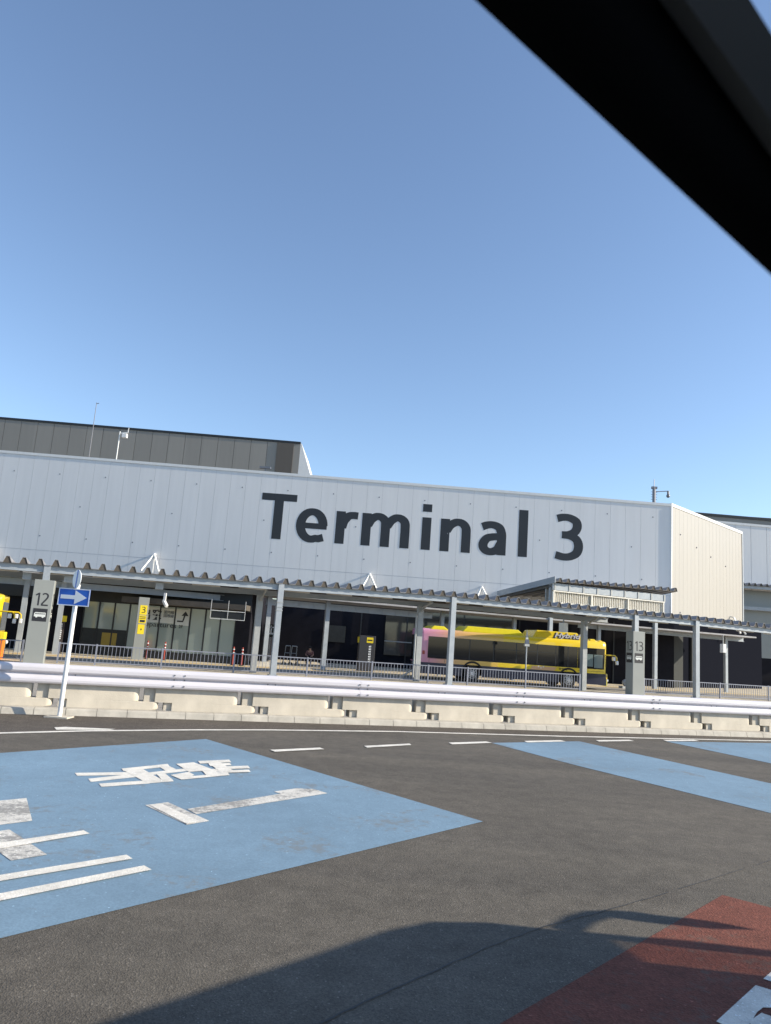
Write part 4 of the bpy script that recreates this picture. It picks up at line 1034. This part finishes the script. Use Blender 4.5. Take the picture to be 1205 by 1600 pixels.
# notice with symbols between the posts at 425
p = onY(424, 978, 47.0); t = thing('notice_sign', 'small white lettered notice on the dark wall between two canopy posts', 'notice', (p.x, 47.0, 0), 0)
MB().box(-.48, .55, -.02, .02, p.z - .7, p.z + .1).build('panel', M['dkgrey'], t); m = MB(); m.box(-.3, .35, -.03, -.022, p.z - .12, p.z - .05); m.box(-.3, .35, -.03, -.022, p.z - .52, p.z - .42); m.box(-.02, .06, -.03, -.022, p.z - .42, p.z + .02); m.build('lettering', M['signwhite'], t)
MB().box(-.03, .03, .02, .05, 0, p.z - .7).build('stand', M['galv2'], t)
# luggage trolley frames and the seated person beyond the railing
for i, px in enumerate((449, 459)):
    p = onY(px, 1028, 48.0)
    t = thing('luggage_trolley', ['grey folded luggage trolley left of the seated person, leftmost of two', 'grey folded luggage trolley left of the seated person, nearest to them'][i], 'trolley', (p.x, 48.0, .008), R(20), 'luggage trolleys under the canopy')
    m = MB(); 
    for x in (-.22, .22): m.tube([(x, .25, .10), (x*.8, .1, .55), (x*.7, 0, 1.15)], .025, 8); m.tube([(x, -.45, .12), (x, .25, .12)], .022, 8)
    m.tube([(-.154, 0, 1.15), (.154, 0, 1.15)], .028, 8); m.tube([(-.17, .08, .7), (.17, .08, .7)], .02, 8); m.build('frame', M['galv'], t, smooth=True)
    for x, y in ((-.22, .25), (.22, .25), (-.2, -.42), (.2, -.42)): m = MB(); m.tube([(x - .02, y, .07), (x + .02, y, .07)], .07, 12); m.build('wheel', M['tyre'], t)
p = onY(483, 1028, 48.2)
bn = thing('bench', 'low dark bench under the seated person against the dark wall', 'bench', (p.x, 48.55, .008), 0)
MB().box(-.9, .9, -.2, .22, .40, .45).build('seat', M['dkgrey'], bn)
for x in (-.75, .75): MB().box(x - .04, x + .04, -.15, .15, 0, .40).build('leg', M['mull'], bn)
pe = thing('person', 'person in dusty pink top and black trousers sitting on a low bench', 'person', (p.x, 48.45, .458), 0)
def skin_fig(name, verts, edges, radii, m, parent, root=0):
    me = bpy.data.meshes.new(name); me.from_pydata(verts, edges, []); me.materials.append(m)
    o = bpy.data.objects.new(name, me); col.objects.link(o); o.parent = parent
    sk = o.modifiers.new('skin', 'SKIN'); sv = me.skin_vertices[0] if me.skin_vertices else None
    if sv is None:
        bm = bmesh.new(); bm.from_mesh(me); bm.verts.layers.skin.verify(); bm.to_mesh(me); bm.free(); sv = me.skin_vertices[0]
    for i, r_ in enumerate(radii): sv.data[i].radius = (r_, r_); sv.data[i].use_root = (i == root)
    ss = o.modifiers.new('sub', 'SUBSURF'); ss.levels = ss.render_levels = 2
    return o
bv = [(0,0,.08),(0,.02,.25),(0,0,.42),(0,-.03,.50),(0,-.05,.58),(0,-.06,.68),                     # pelvis..neck..head
      (-.17,0,.43),(-.23,-.10,.20),(-.14,-.30,.14),(-.08,-.36,.13), (.17,0,.43),(.23,-.10,.20),(.14,-.30,.14),(.08,-.36,.13),
      (-.09,-.02,.06),(-.13,-.42,.06),(-.13,-.44,-.36),(-.13,-.58,-.41), (.09,-.02,.06),(.13,-.42,.06),(.13,-.40,-.36),(.13,-.54,-.41)]
be = [(0,1),(1,2),(2,3),(3,4),(4,5),(2,6),(6,7),(7,8),(8,9),(2,10),(10,11),(11,12),(12,13),(0,14),(14,15),(15,16),(16,17),(0,18),(18,19),(19,20),(20,21)]
br = [.14,.14,.13,.055,.085,.085,.06,.045,.035,.03,.06,.045,.035,.03,.085,.065,.045,.035,.085,.065,.045,.035]
body = skin_fig('body', bv, be, br, M['skin'], pe)
skin_fig('top', [(0,0,.10),(0,.02,.25),(0,0,.42),(-.17,0,.43),(-.23,-.10,.21),(.17,0,.43),(.23,-.10,.21)], [(0,1),(1,2),(2,3),(3,4),(2,5),(5,6)], [.155,.155,.14,.07,.055,.07,.055], M['shirt'], pe)
skin_fig('trousers', [(0,0,.07),(-.09,-.02,.065),(-.13,-.42,.065),(-.13,-.44,-.34),(.09,-.02,.065),(.13,-.42,.065),(.13,-.40,-.34)], [(0,1),(1,2),(2,3),(0,4),(4,5),(5,6)], [.15,.10,.078,.06,.10,.078,.06], M['trousers'], pe)
m = MB(); m.ball((0, -.035, .675), .098, 12, 8, (1, 1.05, .95)); m.build('hair', M['hair'], pe, smooth=True)
# white box on the ground near pillar 13
s_, _ = onN(975, 1063, 23.6); t = thing('ground_spotlight', 'small round pale lamp on the ground behind the bus front', 'lamp', F(s_, 23.6, 0), YAW)
MB().box(-.25, .25, -.2, .2, 0, .14).build('base', M['galv2'], t); m = MB(); m.ball((.12, 0, .36), .22); m.build('globe', M['galv'], t, smooth=True)
# yellow/orange equipment at the left edge in front of the second bus
s_, _ = onN(2, 1000, 18.9)
t = thing('barrier_bin', 'orange and yellow plastic bin at the left photo edge beyond the railing', 'bin', F(s_ - .15, 18.9, 0), YAW)
MB().box(-.35, .28, -.3, .3, 0, .80).build('body', M['orange'], t, bevel=.03); MB().box(-.38, .30, -.32, .32, .80, 1.15).build('lid', M['signyellow'], t, bevel=.03)

# ================================================================== VEHICLES ON THE NEAR ROAD
# the car we look out of: front pillar, roof rail and door below the window
car = thing('passenger_car', 'dark front window pillar of the car the view is taken from', 'car', (0, 0, 0), 0)
P0 = onY(742, 0, .60)
EYE = Vector((0, 0, CAM_H))
L1 = [onY(580, -150, .60), onY(742, 0, .60), onY(1205, 430, .60), onY(1440, 650, .60)]
L2 = [onY(938, -150, .57), onY(1045, 0, .57), onY(1205, 225, .57), onY(1507, 650, .57)]
L3 = [onY(1085, -150, .55), onY(1170, 0, .55), onY(1205, 62, .55), onY(1530, 650, .55)]
def sweep(sections):
    m = MB(); n = len(sections[0]); k = len(sections)
    m.add([p for c in sections for p in c], [list(range(n))[::-1], [(k-1)*n + j for j in range(n)]] +
          [(i*n + j, i*n + (j+1) % n, (i+1)*n + (j+1) % n, (i+1)*n + j) for i in range(k-1) for j in range(n)]); return m
sec = []
for a_, b_ in zip(L1, L2):
    q = b_ - a_; sec.append([a_, a_ + q*.06 + Vector((0, -.010, 0)), a_ + q*.5 + Vector((0, -.02, 0)), b_, b_ + (b_ - EYE)*.12, a_ + q*.12 + (a_ - EYE)*.10])
sweep(sec).build('window_seal', M['carblack'], car, smooth=True)
sec = []
for a_, b_ in zip(L2, L3):
    q = b_ - a_; a2 = EYE + (a_ - q*.12 - EYE)*.985; sec.append([a2, a2 + q*.15 + Vector((0, -.012, 0)), a_ + q*.85 + Vector((0, -.012, 0)), b_, b_ - q*.1 + (b_ - EYE)*.1, a2 + (a2 - EYE)*.1])
sweep(sec).build('pillar_trim', M['cartrim'], car, smooth=True)
m = MB(); m.prism([(-1.2, .60, P0.z + .22), (P0.x - .05, .64, P0.z + .22), (P0.x - .05, .64, P0.z + .30), (-1.2, .60, P0.z + .30)], (0, -.10, 0)); m.build('roof_rail', M['carblack'], car)
m = MB(); m.prism([(-6.2, .70, .45), (1.3, .70, .45), (1.3, .70, 1.25), (-6.2, .70, 1.30)], (0, -.12, 0)); m.build('door_panel', M['carpaint'], car)
MB().prism([(-6.2, .40, 3.0), (.25, .40, 3.0), (.25, -1.8, 3.0), (-6.2, -1.8, 3.0)], (0, 0, .05)).build('roof', M['carpaint'], car)
MB().box(-6.3, 1.5, -1.8, .55, .35, .45).build('floor', M['carblack'], car)
MB().box(-6.3, 1.5, -1.86, -1.8, .45, 3.0).build('far_side', M['carpaint'], car)

# the tall vehicle just ahead, outside the frame, whose shadow lies across the road
HV = 3.0; kx = HV/math.tan(SUN_EL)
off = Vector((math.cos(SUN_AZ)*kx, math.sin(SUN_AZ)*kx, 0))
p2 = lambda x, y: (G(x, y).x, G(x, y).y)
sh = [(-1.9,3.2), p2(150,1600), p2(465,1500), p2(598,1455), p2(670,1440), p2(760,1441), p2(880,1454), p2(905,1462), p2(955,1498), p2(1205,1527), (8.2,4.55), (8.2,2.4), (1.2,2.4)]
van = thing('minibus', 'tall grey minibus just ahead on the near road casting the dark shadow', 'minibus', (off.x + 2, off.y + 4, 0), 0)
loc = lambda L: [(p[0] - 2, p[1] - 4) for p in L]
pv = loc(sh)
cx_ = sum(p[0] for p in pv)/len(pv); cy_ = sum(p[1] for p in pv)/len(pv)
sc = lambda k: [((p[0]-cx_)*k + cx_, (p[1]-cy_)*k + cy_) for p in pv]
MB().prism([(x, y, 2.90) for x, y in pv], (0, 0, .10)).build('roof', M['carpaint'], van)
MB().prism([(x, y, .35) for x, y in loc([(p[0] + .05, min(p[1], 5.36 - .10*max(0, p[0]))) for p in sh])], (0, 0, 2.53)).build('body', M['carpaint'], van)
rl = loc([p2(870,1452), p2(1060,1469), p2(1205,1486), (8.2, 5.25), (8.2, 5.05), p2(1205,1497), p2(1060,1482), p2(900,1461)])
MB().prism([(x, y, 2.93) for x, y in rl], (0, 0, .06)).build('shadow_line_bar', M['carblack'], van)  # made-up bar, unseen, shaped to cast the thin dark line on the road
gl = loc([p2(905,1462), p2(1060,1483), p2(1205,1498), (8.2, 5.04), (8.2, 4.56), p2(1205,1526), p2(955,1497)])
tint = bpy.data.materials.new('shadow_filter_sheet'); tint.use_nodes = True; t_ = tint.node_tree; t_.nodes.clear()
o_ = t_.nodes.new('ShaderNodeOutputMaterial'); tr_ = t_.nodes.new('ShaderNodeBsdfTransparent'); tr_.inputs[0].default_value = (.42, .35, .29, 1); t_.links.new(tr_.outputs[0], o_.inputs[0])
MB().ngon([(x, y, 2.95) for x, y in gl]).build('glass_panel', tint, van)  # unseen flat filter, added to let a dim lit strip into the shadow
for x, y in ((0.6, 1.1), (4.6, .8), (1.0, -1.0), (4.8, -1.0)): m = MB(); m.tube([(x, y, .38), (x, y + .22, .38)], .38, 20); m.build('wheel', M['tyre'], van, smooth=True)
HM = 2.7; km = HM/math.tan(SUN_EL) - kx
om = Vector((math.cos(SUN_AZ)*km, math.sin(SUN_AZ)*km, 0))
cv = lambda p: (p[0] - 2 + om.x, p[1] - 4 + om.y)
path = [cv(p) for p in (p2(885,1452), p2(905,1437), p2(935,1428), p2(970,1427), p2(1000,1429))]
m = MB(); m.tube([(x, y, HM) for x, y in path], .06, 8); arm = m.build('mirror_arm', M['carblack'], van, smooth=True)
m = MB(); m.prism([(*cv(p), HM - .10) for p in (p2(935,1425), p2(1010,1428), p2(1070,1436), p2(1138,1449), p2(1070,1448), p2(1010,1441), p2(960,1434))], (0, 0, .13)); m.build('mirror', M['carblack'], arm)

scene.cycles.max_bounces = 6
